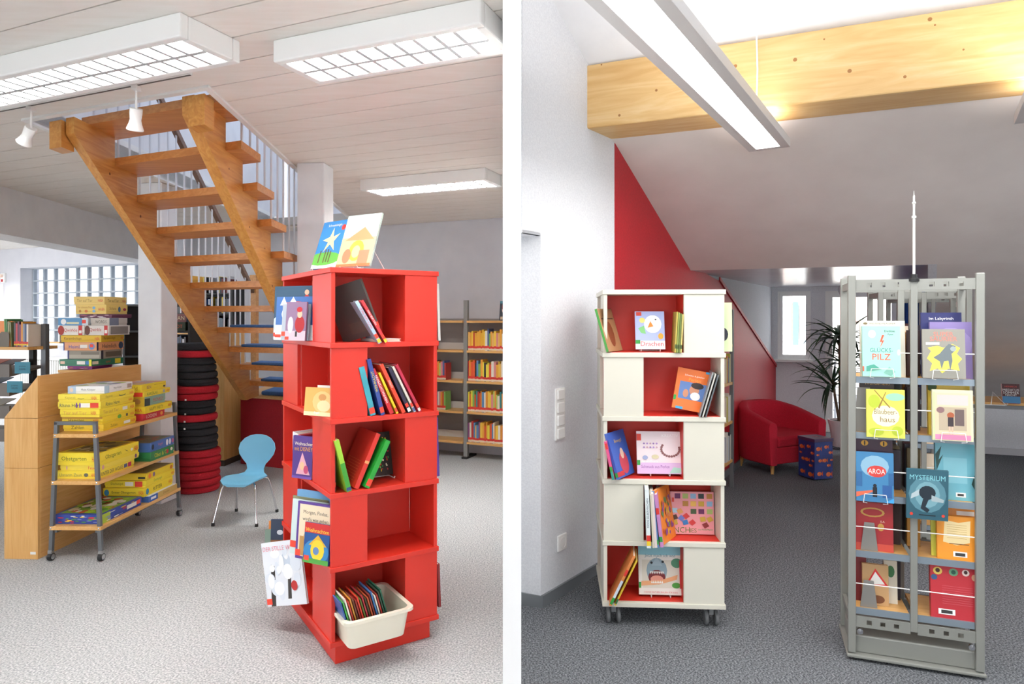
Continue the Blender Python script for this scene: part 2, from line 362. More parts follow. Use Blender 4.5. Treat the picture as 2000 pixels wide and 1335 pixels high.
# blue tread mats on the lower treads
bl = nmat('blue_felt', [(.3, '41679c'), (.7, '5179ae')], 120, rough=.95, detail=3)
names = ['lowest', 'second lowest', 'third lowest', 'fourth lowest']
for k, i in enumerate((10, 9, 8, 7)):
    z = ZT1 - RISE * i
    m = MB(); m.prism([sp(.12, RUN * i + .03, z + .001), sp(.72, RUN * i + .03, z + .001), sp(.72, RUN * i + .28, z + .001), sp(.12, RUN * i + .28, z + .001)], (0, 0, .02)); tag(m.o('stair_mat', bl, bevel=.006), 'blue felt mat on the %s tread of the open stair' % names[k], 'mat', 'blue mats on the stair')
# platform under the stair
pf = thing('platform', 'platform with a red felt front carrying the foot of the stair', 'platform', T(-2.46, 6.515, 0))
ploc = Vector((-2.46, 6.515, 0))
def pp(a, s, z): p = SA * a + SS * s; p.z = z; return p
m = MB(); m.prism([pp(-.26, 0, .0), pp(1.5, 0, .0), pp(1.5, .03, .0), pp(-.26, .03, .0)], (0, 0, .66)); m.o('front_panel', nmat('red_felt', [(.35, '960f1e'), (.65, 'ad1626')], 160, rough=.9, detail=3, bump=.1), pf)
m = MB(); m.prism([pp(-.26, -.02, .66), pp(1.5, -.02, .66), pp(1.5, 1.2, .66), pp(-.26, 1.2, .66)], (0, 0, .03)); m.o('deck', BEECH_X, pf)
m = MB(); m.prism([pp(-.26, .03, .0), pp(-.24, .03, .0), pp(-.24, 1.2, .0), pp(-.26, 1.2, .0)], (0, 0, .66)); m.o('side_panel', BEECH_Z, pf)
m = MB(); m.prism([sp(.0, 2.86, .691), sp(.75, 2.86, .691), sp(.75, 3.25, .691), sp(.0, 3.25, .691)], (0, 0, .04)); tag(m.o('floor_cushion', bl, bevel=.015), 'thick blue cushion lying on the platform at the stair foot', 'cushion')
bn = thing('bench', 'white low bench seen between the wood cabinet and the stair foot', 'bench', T(-2.99, 7.25, 0) @ RZ(-4))
Box(0, 0, 0, .2, .4, .5).o('box', WHITE, bn, bevel=.005)
tag(Box(.005, .01, .5, .195, .38, .54).o('seat_pad', bl, None, bn.matrix_world.copy(), bevel=.012), 'blue seat pad on the low white bench behind the stair', 'seat pad')
pc = thing('cabinet', 'tall plain beech cabinet between the cushion stack and the stair foot', 'cabinet', T(-2.985, 6.5, 0) @ RZ(-6))
Box(0, 0, .06, .185, .4, 1.3).o('body', BEECH_Z, pc, bevel=.004); Box(.01, .02, 0, .175, .38, .06).o('plinth', mat('4a4038', .7), pc)
# low step block beside the platform
# ------------------------------------------------------------------ ceiling lamps, track and spots
TUBE = emis('fluorescent_tube', 'fffaf2', 9); LOUV = mat('c3c6c9', .5, 0, 'louvre_aluminium'); 
def ceiling_lamp(label, near_left, length, wid=.3, watts=38, flip=False):
    """near_left: corner on the ceiling; runs along E1 to the right (or to the left when flip)"""
    M = T(near_left) @ Matrix(((E1.x, NB.x, 0, 0), (E1.y, NB.y, 0, 0), (0, 0, 1, 0), (0, 0, 0, 1)))
    r = thing('ceiling_lamp', label, 'ceiling lamp', M, 'louvred ceiling lamps')
    h = .085; x0, x1 = (0, length) if not flip else (-length, 0)
    m = MB(); e = .035
    m.box(x0, 0, -h, x1, e, 0); m.box(x0, wid - e, -h, x1, wid, 0); m.box(x0, e, -h, x0 + e, wid - e, 0); m.box(x1 - e, e, -h, x1, wid - e, 0); m.box(x0 + e, e, -.012, x1 - e, wid - e, 0)
    m.o('housing', WHITE, r, bevel=.006)
    for y in (wid * .3, wid * .7): MB().tube([(x0 + .04, y, -.03), (x1 - .04, y, -.03)], .013, 8).o('tube', TUBE, r)
    MB().box(x0 + e, wid / 2 - .009, -h, x1 - e, wid / 2 + .009, -.045).o('centre_bar', LOUV, r)
    n = int((length - 2 * e) / .075); p = None
    for i in range(1, n):
        x = x0 + e + i * (length - 2 * e) / n
        if p is None: p = Box(-.0015, e, -h + .004, .0015, wid - e, -.042).box(-.008, e, -h + .001, .008, wid - e, -h + .004).o('louvre', LOUV, r, T(x, 0, 0)); q = p
        else: q = p.copy(); COL.objects.link(q); q.parent = r; q.matrix_local = T(x, 0, 0)
    L = bpy.data.objects.new('lamp_light', bpy.data.lights.new('lamp_light', 'AREA')); COL.objects.link(L); L.parent = r
    L.data.shape = 'RECTANGLE'; L.data.size = length - .1; L.data.size_y = wid - .08; L.data.energy = watts; L.data.color = (1, .97, .93); L.location = ((x0 + x1) / 2, wid / 2, -.014)
    return r
def cpt(u, v, z=ZC): p = at(u, v, (z - EYE) * FPX / (VH - v)); return p
ceiling_lamp('long louvred ceiling lamp at the top left, brightest of the three', cpt(352, 22), 1.6, .27, 62, True)
ceiling_lamp('long louvred ceiling lamp in front of the stair opening, right of the brightest one', cpt(533, 78), .87, .27, 40)
ceiling_lamp('small far louvred ceiling lamp above the back wall shelf', cpt(703, 350), 1.05, .3, 95)
ceiling_lamp('added louvred fill lamp on the ceiling near the viewer', Vector((-1.3, .1, ZC)), 1.2, .27, 40)  # extra lamp out of view, added as fill for the foreground
ceiling_lamp('added louvred fill lamp over the far end by the glass blocks', Vector((-8.6, 9.3, ZC)), 1.3, .27, 150)  # unseen lamp added to brighten the glass block end
ceiling_lamp('added louvred fill lamp over the display shelf at the far left', Vector((-7.6, 5.9, ZC)), 1.3, .27, 150)  # unseen lamp added to lift the left side of the room
tk = thing('light_track', 'thin white light track on the ceiling in front of the stair opening', 'light track', T(cpt(372, 138)) @ Matrix(((E1.x, NB.x, 0, 0), (E1.y, NB.y, 0, 0), (0, 0, 1, 0), (0, 0, 0, 1))))
Box(-2.6, -.012, -.018, 0, .012, 0).o('rail', WHITE, tk, bevel=.003); Box(-2.6, -.004, -.02, 0, .004, -.018).o('slot', mat('6b6660', .6), tk)
def spot(label, u, v, tilt):
    p = cpt(u, v, ZC - .02); r = thing('spotlight', label, 'spotlight', T(p), 'track spotlights')
    Box(-.014, -.02, -.02, .014, .02, 0).o('adapter', WHITE, r, bevel=.003); MB().tube([(0, 0, -.02), (0, 0, -.105)], .005, 8).o('stem', WHITE, r)
    h = MB().lathe([(.0005, .0), (.026, 0), (.026, -.02), (.023, -.05), (.028, -.07), (.036, -.092), (.034, -.096), (.02, -.08)], 18).o('head', WHITE, r, T(0, 0, -.1) @ RY(tilt) @ RX(18), smooth='auto')
spot('white track spotlight hanging in front of the topmost stair tread', 266, 168, 14); spot('white track spotlight left of the stair, beside the beam end block', 61, 209, 40)
# ------------------------------------------------------------------ book towers: five tiers with pinwheel compartments
def tower(name, label, cat, M, W, D, a, b, zs, outer, inner, bt=.022, th=.017, flip=False):
    """origin at the front corner; x along the right-hand face, y along the left-hand face. zs: heights of the boards from the bottom up"""
    r = thing(name, label, cat, M)
    for i, z in enumerate(zs):
        top = i == len(zs) - 1
        Box(-.006, -.006, z - bt, W + .006, D + .006, z).o('top_board' if top else 'board', outer, r, bevel=.002)
    n = len(zs) - 1
    for i in range(n):
        z0, z1 = zs[i], zs[i + 1] - bt; kind = (n - 1 - i) % 2       # 0: opening at the left of each face, 1: at the right
        if flip: kind = 1 - kind
        if kind == 0:
            out = [(0, 0, th, b), (a, 0, W, th), (W - th, D - b, W, D), (0, D - th, W - a, D)]
            inn = [(th, b, a, b + th), (a, th, a + th, D - b), (W - a, D - b - th, W - th, D - b), (W - a - th, b + th, W - a, D - th)]
        else:
            out = [(0, D - b, th, D), (0, 0, W - a, th), (W - th, 0, W, b), (a, D - th, W, D)]
            inn = [(W - a, b, W - th, b + th), (W - a - th, th, W - a, D - b), (th, D - b - th, a, D - b), (a, b + th, a + th, D - th)]
        for x0, y0, x1, y1 in out: Box(x0, y0, z0, x1, y1, z1).o('side_panel', outer, r, bevel=.0012, seg=1)
        for x0, y0, x1, y1 in inn: Box(x0, y0, z0, x1, y1, z1).o('inner_panel', inner, r)
    return r
# red tower
TF = Vector(((647 - 1000) / 1300 * 2.75, 2.75, 0)); MT = T(TF) @ RZ(33.2)
RW, RD = .487, .765; RA, RBd = .33, .262
RZS = [.107, .416, .722, 1.03, 1.345, 1.659]
rt = tower('book_tower', 'tall red square book tower with open compartments at the front of the carpet', 'bookcase', MT, RW, RD, RA, RBd, RZS, RED_L, RED_IN)
Box(.025, .025, 0, RW - .025, RD - .025, .086).o('plinth', RED_L, rt, bevel=.002)
def onr(x, y, z, yaw=0, lean=0, roll=0): return MT @ facing(x, y, z, yaw, lean, roll)       # in the red tower\'s frame
Z5, Z4, Z3, Z2, Z1 = RZS[0], RZS[1], RZS[2], RZS[3], RZS[4]
ORG = 'e8452f'
def sig(x0=.0, y0=.06, x1=.16, y1=.13): return ('r', x0, y0, x1, y1, ORG)
# top tier, right-hand opening: leaning books (spine out, tops to the left)
book('large dark grey hardback leaning in the red tower\'s top tier', .19, .245, .016, '4b4d4b', onr(.17, .085, Z1 + .02, 130, 14, 15), None, [sig(0, .1, 1, .2)], back=[('r', .3, .1, .8, .3, '55524c')])
book('light blue hardback leaning in the red tower\'s top tier', .17, .205, .014, 'a9c4dc', onr(.22, .06, Z1, 84, 30), None, [sig(0, .12, 1, .22), ('r', 0, .02, 1, .1, 'f0c52e'), ('t', 'MATTI UND PAULI', .5, .6, .6, 'e23a30', .6, 90)])
book('red hardback leaning in the red tower\'s top tier', .17, .21, .012, 'd8343c', onr(.243, .055, Z1, 86, 31), None, [sig(0, .12, 1, .2), ('r', 0, .02, 1, .1, 'f0c52e'), ('t', 'TOM UND MAX', .5, .6, .6, 'ffffff', .6, 90)])
book('white paperback lying flat in the red tower\'s top tier', .12, .17, .012, 'ece9e4', onr(.255, .022, Z1 + .0005, 0, 0, 0) @ T(0, .16, 0) @ RX(90))
# top tier, left-hand opening: picture books faced out. yaw -90 turns the cover towards the tower's left
def faced(label, w, h, t, col, yr, z, art, xr=0., lean=4, roll=0, yaw=-58):
    an = math.radians(yaw); return book(label, w, h, t, col, onr(xr - w / 2 * math.cos(an), yr - w / 2 * math.sin(an), z + abs(math.sin(math.radians(roll))) * w / 2, yaw, lean, roll), art)
SNOW = [('r', 0, 0, 1, .3, 'dfe8ee'), ('r', 0, .3, 1, 1, '2f4f68'), ('e', .4, .3, .5, .2, 'c9d8e2'), ('e', .72, .72, .07, .12, 'c8342c'), ('e', .72, .88, .05, .05, 'e7b899'), sig()]
faced('dark blue snowy picture book, tallest of four in the red tower\'s top left opening', .27, .25, .012, '20384e', .29, Z1 + .002, SNOW, .035, 3)
faced('blue and white winter fairy book in the red tower\'s top left opening', .225, .2, .012, '3f6cae', .285, Z1 + .002, [('r', 0, 0, 1, .35, 'eef3f7'), ('e', .45, .6, .3, .25, 'e9eef3'), ('e', .5, .45, .16, .12, 'e8c9a8'), ('e', .5, .82, .36, .07, 'cf3c3a'), ('p', [(.1, .8), (.2, 1), (.3, .8)], 'dfe7f2'), ('p', [(.35, .85), (.45, 1), (.55, .85)], 'dfe7f2'), ('e', .5, .2, .1, .1, '2c5fa8'), ('e', .35, .12, .07, .07, 'cf3c3a'), sig()], .008, 4)
faced('slim grey book in the red tower\'s top left opening', .16, .165, .008, '9aa6b4', .28, Z1 + .002, [('r', 0, 0, .2, 1, 'aeb8c4'), ('e', .6, .5, .14, .2, 'd8d4cc'), sig(0, .12, .3, .24)], -.014, 5)
faced('purple picture book with a red coated figure in the red tower\'s top left opening', .118, .175, .008, '8a6f8e', .275, Z1 + .002, [('r', 0, 0, 1, .25, 'c9b9c6'), ('e', .7, .42, .24, .22, 'a32025'), ('e', .68, .68, .12, .1, 'e0b79a'), ('e', .66, .8, .14, .07, 'b5222a'), ('e', .25, .4, .14, .22, 'd8ccd6'), ('r', .5, .1, .6, .24, '2c2326'), sig(0, .02, .2, .1)], -.03, 5)
# second tier, right: eight leaning books
T2 = [('teal hardback leaning at the left of the red tower\'s second tier', .20, .215, .024, '3e9fb0', 14, .192, [sig(0, .04, 1, .16)]),
      ('tall dark blue hardback behind the teal one in the red tower\'s second tier', .21, .25, .018, '2c4590', 15, .232, [sig(0, .04, 1, .14), ('t', 'WEIHNACHT', .5, .6, .6, 'e8d040', .5, 90)]),
      ('red storybook with white lettering on the spine in the red tower\'s second tier', .2, .215, .018, 'c4232c', 24, .275, [('t', 'WEIHNACHTSMANN', .5, .55, .55, 'ffffff', .75, 90)]),
      ('bright yellow book leaning in the red tower\'s second tier', .2, .2, .010, 'e6cf22', 25, .297, [('t', 'HILFE FÜR', .5, .5, .6, '3a3520', .6, 90), sig(0, .04, 1, .14)]),
      ('orange red hardback leaning in the red tower\'s second tier', .21, .24, .016, 'd8482f', 26, .328, [('t', 'ASTRID', .5, .6, .5, 'f6efe2', .4, 90)]),
      ('dark navy book leaning in the red tower\'s second tier', .2, .225, .014, '2b2742', 26, .358, [('r', 0, .02, 1, .1, 'e8e4da'), sig(0, .12, 1, .2)]),
      ('cream coloured book leaning in the red tower\'s second tier', .2, .23, .010, 'd8d3c6', 27, .38, [('r', 0, .02, 1, .1, '5a6aa0'), sig(0, .12, 1, .2)]),
      ('crimson book leaning rightmost in the red tower\'s second tier', .21, .24, .012, 'bb2a48', 28, .404, [('r', 0, .02, 1, .08, 'e8e4da'), sig(0, .1, 1, .18)])]
for lb, w, h, t, col, ln, x, spn in T2: book(lb, w, h, t, col, onr(x, .095, Z2 + t * math.sin(math.radians(ln)), 90, ln), None, spn)
# second tier, left
faced('small golden angel picture book standing in the red tower\'s second tier', .175, .12, .012, 'd9a956', .03, Z2 + .002, [('e', .55, .5, .3, .38, 'e8c27e'), ('e', .55, .66, .12, .12, 'c98d4e'), ('e', .6, .36, .2, .2, 'f0d9a6'), ('r', 0, 0, 1, .14, 'f0dfae'), ('t', 'Engel', .4, .1, .1, 'ffffff')], .03, 6)
faced('white book behind the golden angel book in the red tower\'s second tier', .13, .127, .008, 'e8e6e2', .05, Z2 + .002, None, .052, 6)
# third tier, right
book('thin black book upright at the left of the red tower\'s third tier', .16, .2, .008, '23211f', onr(.026, .1, Z3, 90, 0), None, [sig(0, .1, 1, .2)])
book('lime and green hardback leaning in the red tower\'s third tier', .2, .225, .02, '9ccf3e', onr(.082, .085, Z3 + .006, 90, 14), None, [('r', 0, 0, 1, .55, '3f9a35'), ('r', 0, .02, 1, .08, '2c3f78')])
book('large red hardback tilted to the right in the red tower\'s third tier', .2, .245, .02, 'd2342a', onr(.12, .11, Z3 + .0, 90, -24), [('r', .12, .3, .8, .31, 'e87a5e'), ('r', .12, .35, .8, .36, 'e87a5e'), ('r', .12, .4, .8, .41, 'e87a5e')], [('r', .0, .45, 1, .5, 'f2a56e')], back=[('r', .1, .3 + 0, .8, .31, 'e87a5e')] + [('r', .1, .1 + .05 * k, .8, .108 + .05 * k, 'e87a5e') for k in range(8)])
book('bright green hardback tilted to the right in the red tower\'s third tier', .2, .215, .022, '1f9a33', onr(.162, .095, Z3 + .0, 90, -27), None, [('r', 0, .04, 1, .18, 'e8452f')])
FLORAL = blobs(3, ['e6c53a', 'd8672e', '3f8a4a', '2f7f95', 'e9e4c8', 'c23a3a', '6fae4a'], 130, .035)
book('black book with a dense flower pattern on a stand in the red tower\'s third tier', .135, .195, .012, '1d211f', onr(.262, .13, Z3 + .014, 0, 14), FLORAL + [('r', .12, .62, .62, .84, 'dcdcd8')])
st = MB(); st.tube([(-.06, 0, .012), (-.06, .005, .004), (-.06, .07, .004), (.06, .07, .004), (.06, .005, .004), (.06, 0, .012)], .0025, 6)
tag(st.o('book_stand', WHITE, None, onr(.262, .095, Z3)), 'white wire stand under the flower patterned book in the red tower', 'book stand')
# third tier, left: five slim dvd-like spines and a purple cover
for k, (col, lab) in enumerate([('e9e7ea', 'white'), ('cfd6e4', 'pale blue'), ('eae6dc', 'cream'), ('d9dce2', 'silver grey'), ('c23f55', 'pink')]):
    book('%s audio case, %s from the left, in the red tower\'s third tier' % (lab, ['first', 'second', 'third', 'fourth', 'fifth'][k]), .13, .185, .022, col, onr(.05, .51 - .0235 * k, Z3 + .001, 14, 0), [('r', .1, .1, .9, .5, '8e7fb0'), sig(0, .1, .12, .2)], [('r', 0, .1, 1, .5, '7a6fb2'), ('r', 0, .62, 1, .8, 'b6aed0')])
faced('purple christmas story case with gold lettering in the red tower\'s third tier', .115, .19, .014, '4f3380', .275, Z3 + .002, [('t', 'Weihnachten', .55, .82, .08, 'f4ead0'), ('t', 'mit DISNEY', .55, .7, .1, 'e2a43c'), ('p', [(.2, .1), (.5, .62), (.9, .1)], 'd8a0b0'), ('e', .5, .3, .12, .1, 'e8b48c'), ('e', .7, .22, .12, .1, 'b8456a'), ('r', 0, 0, 1, .06, '6a48a0')], .0, 3)
# fourth tier, left
faced('light blue picture book with pink lettering, rearmost in the red tower\'s fourth tier', .23, .265, .01, '6fa3cf', .11, Z4 + .002, [('t', 'Wie der Weihnachtsbaum', .6, .82, .09, 'd3357e'), ('r', 0, .0, 1, .5, 'dfe9f2'), sig()], .055, 4)
faced('olive picture book with tree trunks in the red tower\'s fourth tier', .2, .235, .01, '8a8d6a', .15, Z4 + .002, [('r', .15, .1, .25, .9, '4c4b38'), ('r', .4, .1, .5, .9, '55543e'), ('r', .7, .1, .8, .9, '4c4b38'), ('r', 0, 0, 1, .2, 'd9d4bc'), sig(0, .12, .16, .22)], .022, 5)
faced('pale mint book with a plain cover in the red tower\'s fourth tier', .2, .235, .008, 'cfe2e0', .10, Z4 + .002, [('t', 'Der Stern', .55, .8, .08, '6a7f88'), ('e', .5, .4, .3, .2, 'e9efec'), sig(0, .12, .2, .24)], .008, 5)
faced('storybook with a purple frame reading Morgen, Findus in the red tower\'s fourth tier', .2, .24, .01, '5b3d8e', .03, Z4 + .002, [('r', .06, .05, .97, .96, 'e9d6b8'), ('t', 'Morgen, Findus,', .5, .82, .08, '2b211c'), ("t", "wird's was geben", .5, .7, .08, '2b211c'), ('r', .1, .06, .95, .4, 'b98a4a'), ('e', .5, .4, .3, .14, 'd9a35a'), ('e', .75, .5, .12, .1, 'd87a2e'), sig(.0, .05, .14, .16)], .012, 5)
faced('small book with a yellow house and starry sky in the red tower\'s fourth tier', .135, .165, .008, '23508f', .02, Z4 + .002, [('r', 0, .75, 1, 1, 'c52a2a'), ('t', 'Weihnachten', .5, .82, .1, 'f0d040'), ('e', .5, .3, .5, .3, '2f7fb8'), ('p', [(.2, .45), (.55, .72), (.9, .45)], 'd9a52e'), ('e', .55, .34, .27, .26, 'f0c830'), ('e', .5, .32, .12, .1, '5f7fb0'), ('r', 0, 0, 1, .12, '4d9a3f'), sig(.04, .06, .24, .18)], -.008, 6)
# fifth tier, left
book('white winter forest picture book hanging out of the red tower\'s bottom tier', .235, .285, .012, 'dfe4ea', onr(-.075, .395, Z5 + .03, -58, 4, -13), [('r', 0, 0, 1, 1, 'e3e7ee'), ('p', [(.1, 0), (.22, 0), (.3, .62), (.2, .65)], '35302d'), ('p', [(.55, .1), (.64, .1), (.72, .7), (.64, .7)], '3a3431')] + blobs(5, ['f4f6f9', 'dbe2ec', 'c3cedd'], 16, .14) + [('t', 'DER STILLE WALD', .5, .9, .07, 'e08a9a'), ('e', .75, .3, .08, .08, 'b92a26'), sig(0, .03, .14, .12)])
# books standing out of the tower's far left and right hand sides
book('green grey picture book jutting out low at the left of the red tower', .18, .245, .012, '7d9487', onr(.0, .80, Z5 + .005, -35, 3, 0), [('e', .5, .4, .3, .3, '94a99c'), ('t', 'Die Gans', .5, .85, .08, 'e8ece8'), ('r', 0, 0, 1, .2, '6d7f70'), sig(.02, .1, .18, .22)])
book('small book with a dark starry cover jutting out above the green grey one', .16, .13, .012, '2f3d55', onr(.02, .79, Z4 - .135, -35, 3, 0), [('e', .3, .5, .1, .1, 'cfd8e2'), ('r', 0, .0, 1, .2, '8a5a3a')])
book('orange spined book behind the starry one at the left of the red tower', .17, .14, .01, 'd8843c', onr(.02, .815, Z4 - .16, -35, 3, 0))
def sticks(label, x, z, w, h, t, col, yy=.12, art=None): return book(label, w, h, t, col, onr(RW + x, yy, z, 90, 2), art)
sticks('pale book jutting out of the right side of the red tower at the top', .028, Z1, .16, .26, .012, 'dfe8e4', .10)
sticks('tall purple book standing out of the right side of the red tower', .03, Z3, .17, .27, .02, '5a49a8', .12, [('r', .2, .2, .8, .4, 'c9c24a')])
sticks('cream book behind the purple one at the right side of the red tower', .042, Z3, .15, .22, .01, 'e2ddc6', .22)
sticks('dark red book standing out of the right side of the red tower at the bottom', .04, Z5 + .01, .16, .2, .012, '8f2b2e', .12, [('r', 0, 0, 1, .3, '4c6a35')])
sticks('yellow edged book behind the dark red one at the right of the red tower', .028, Z5 + .02, .16, .24, .008, 'd8b04a', .2)
# white bin with booklets in the bottom tier
BIN = nmat('cream_plastic', [(.3, 'e6e0cc'), (.7, 'ece7d6')], 4, rough=.35)
bnM = onr(.165, .03, Z5 + .002, 0)
bi = thing('storage_bin', 'cream plastic bin with a rolled rim pulled out of the bottom of the red tower', 'bin', bnM)
def tray_shell(w0, w1, d0, d1, h, t):
    m = MB(); R_ = []
    def ring(w, d, z, r=.03):
        pts = []
        for cx, cy, a0 in ((w / 2 - r, d / 2 - r, 0), (-w / 2 + r, d / 2 - r, 90), (-w / 2 + r, -d / 2 + r, 180), (w / 2 - r, -d / 2 + r, 270)):
            for k in range(5): an = math.radians(a0 + 22.5 * k); pts.append((cx + r * math.cos(an), cy + r * math.sin(an), z))
        return pts
    rings = [ring(w0, d0, 0), ring(w1, d1, h - .012), ring(w1 + .03, d1 + .03, h - .012), ring(w1 + .03, d1 + .03, h), ring(w1 - 2 * t, d1 - 2 * t, h), ring(w0 - 2 * t, d0 - 2 * t, t)]
    n = len(rings[0]); vs = [p for r in rings for p in r]; fs = []
    for i in range(len(rings) - 1):
        for k in range(n): fs.append((i * n + k, i * n + (k + 1) % n, (i + 1) * n + (k + 1) % n, (i + 1) * n + k))
    fs += [tuple(range(n))[::-1], tuple(range((len(rings) - 1) * n, len(rings) * n))]
    return m.add(vs, fs)
tray_shell(.245, .275, .27, .30, .12, .004).o('shell', BIN, bi, smooth='auto')
bc = ['33589c', '3f9a45', 'e9e4da', 'b33a2e', 'c98a3a', '6a3f2e', '8f2a26', 'd3402e', '5a6a2a', 'a92f3a', '4a3f2a', 'b5522e', '7a2f2a', '3a6fa8', 'd8d2c4', 'a03028', '2c4a3a', '1f5a45']
for k in range(18):
    w, h = .14, random.uniform(.185, .21); x = -.1 + k * .0102
    M_ = bnM @ T(x, .02 - .1, .006) @ RZ(90) @ RX(-16)
    book('slim %s booklet, %s from the left inside the cream bin' % (hue(bc[k]), nth(k)), w, h, .0055, bc[k], M_ @ T(.03, 0, .004), None, None, 'booklets in the cream bin')
# two books on wire stands on top of the red tower
ZTOP = RZS[-1]
def wire_easel(label, M, w, h):
    r = thing('book_stand', label, 'book stand', M)
    for s_ in (-1, 1): MB().tube([(s_ * w / 2, -.035, .012), (s_ * w / 2, -.03, .003), (s_ * w / 2, .0, .003), (s_ * w / 2, h * .34, h), (s_ * w * .7, h * .34 + .075, .003)], .0022, 6).o('side_wire', WHITE, r)
    MB().tube([(-w / 2, h * .34, h), (w / 2, h * .34, h)], .0022, 6).o('cross_wire', WHITE, r); MB().tube([(-w / 2, 0, .003), (w / 2, 0, .003)], .0022, 6).o('base_wire', WHITE, r)
    return r
for k, (yc, xc, yaw, w, h, col, lb, art) in enumerate([
    (.27, .06, -72, .19, .235, '2f7fc0', 'blue picture book with a straw star standing on top of the red tower',
     [('r', 0, 0, 1, .12, 'e6edf3'), ('e', .4, .2, .7, .14, '5aa83e'), ('r', .2, .12, .24, .38, '5a3a22'), ('r', .4, .12, .44, .4, '5a3a22'), ('r', .6, .12, .64, .36, '5a3a22'), ('r', .5, .13, .54, .4, '4a3222'), ('p', [(.5, .86), (.56, .66), (.8, .72), (.62, .56), (.72, .36), (.5, .5), (.3, .34), (.4, .55), (.16, .6), (.42, .66)], 'ecd7a4'), ('t', 'Schneekönigin', .5, .9, .07, 'f6f2e2'), ('e', .86, .84, .08, .06, 'd8352e')]),
    (.09, .13, -64, .2, .25, 'b4c4c0', 'pale picture book with an orange crib scene on top of the red tower',
     [('r', 0, 0, 1, .55, 'dcae8c'), ('p', [(.1, .5), (.6, .75), (.95, .5)], 'd08a5e'), ('e', .5, .3, .22, .2, 'e0a83a'), ('e', .5, .28, .12, .12, 'e6c890'), ('r', .6, .05, .9, .3, 'c87a5a'), ('e', .25, .2, .12, .14, 'c0704e'), ('r', 0, .0, 1, .05, 'e86a3a')])]):
    M_ = MT @ T(xc, yc, ZTOP + .001) @ RZ(yaw)
    wire_easel('white wire easel holding the %s on the red tower' % ('blue star book' if k == 0 else 'pale crib book'), M_, .1, .12)
    book(lb, w, h, .01, col, M_ @ T(0, -.012, .012) @ RX(-19), art)

# ------------------------------------------------------------------ blue child's chair
BLUE = mat('6fb3d6', .4, name='pale_blue_lacquer')
cp = (ground(420, 1024.5) + ground(495.4, 1031)) / 2
ch = thing('child_chair', 'small light blue moulded chair on four chrome legs', 'chair', T(cp.x + .01, cp.y + .17, 0) @ RZ(-3))
prof = []  # y (front to back), z, half width
path = [(-.15, .268, .06), (-.148, .285, .095), (-.12, .298, .125), (-.06, .302, .140), (0, .298, .143), (.06, .293, .135), (.11, .292, .105), (.145, .302, .074), (.165, .325, .062), (.176, .36, .072), (.185, .395, .105), (.192, .43, .130), (.2, .47, .139), (.206, .51, .130), (.212, .545, .100), (.216, .565, .062), (.218, .574, .02)]
m = MB(); NX = 10; vs = []
for i, (y, z, w) in enumerate(path):
    y0, z0, _ = path[max(i - 1, 0)]; y1, z1, _ = path[min(i + 1, len(path) - 1)]; d = Vector((0, y1 - y0, z1 - z0)).normalized(); nrm = Vector((0, -d.z, d.y))
    for side in (0, 1):
        for k in range(NX + 1):
            x = w * (2 * k / NX - 1); cur = .012 * (x / .14) ** 2
            vs.append(Vector((x, y, z)) + nrm * (cur + (0 if side else -.009)))
st_ = 2 * (NX + 1); fs = []
for i in range(len(path) - 1):
    for k in range(NX):
        a0 = i * st_ + k; b0 = a0 + st_; fs += [(a0, b0, b0 + 1, a0 + 1)]
        a1 = a0 + NX + 1; b1 = a1 + st_; fs += [(a1, a1 + 1, b1 + 1, b1)]
    for k in (0, NX):
        a0 = i * st_ + k; a1 = a0 + NX + 1; fs.append((a0, a1, a1 + st_, a0 + st_) if k == 0 else (a0, a0 + st_, a1 + st_, a1))
for i in (0, len(path) - 1):
    for k in range(NX): a0 = i * st_ + k; a1 = a0 + NX + 1; fs.append((a0, a0 + 1, a1 + 1, a1) if i == 0 else (a0, a1, a1 + 1, a0 + 1))
m.add(vs, fs); m.o('seat_shell', BLUE, ch, smooth='auto')
for sx, sy in ((-1, -1), (1, -1), (-1, 1), (1, 1)):
    q = MB().tube([(sx * .03, sy * .03 + .01, .282), (sx * .09, sy * .08 + .01, .281), (sx * .112, sy * .105 + .01, .27), (sx * .122, sy * .12 + .01, .24), (sx * .155, sy * .175 + .01, .012)], .0075, 10).o('leg', CHROME, ch, smooth='auto')
    MB().lathe([(.012, 0), (.0115, .02), (.009, .022)], 10, (sx * .155, sy * .175 + .01, 0)).o('foot_cap', BLACKP, q)
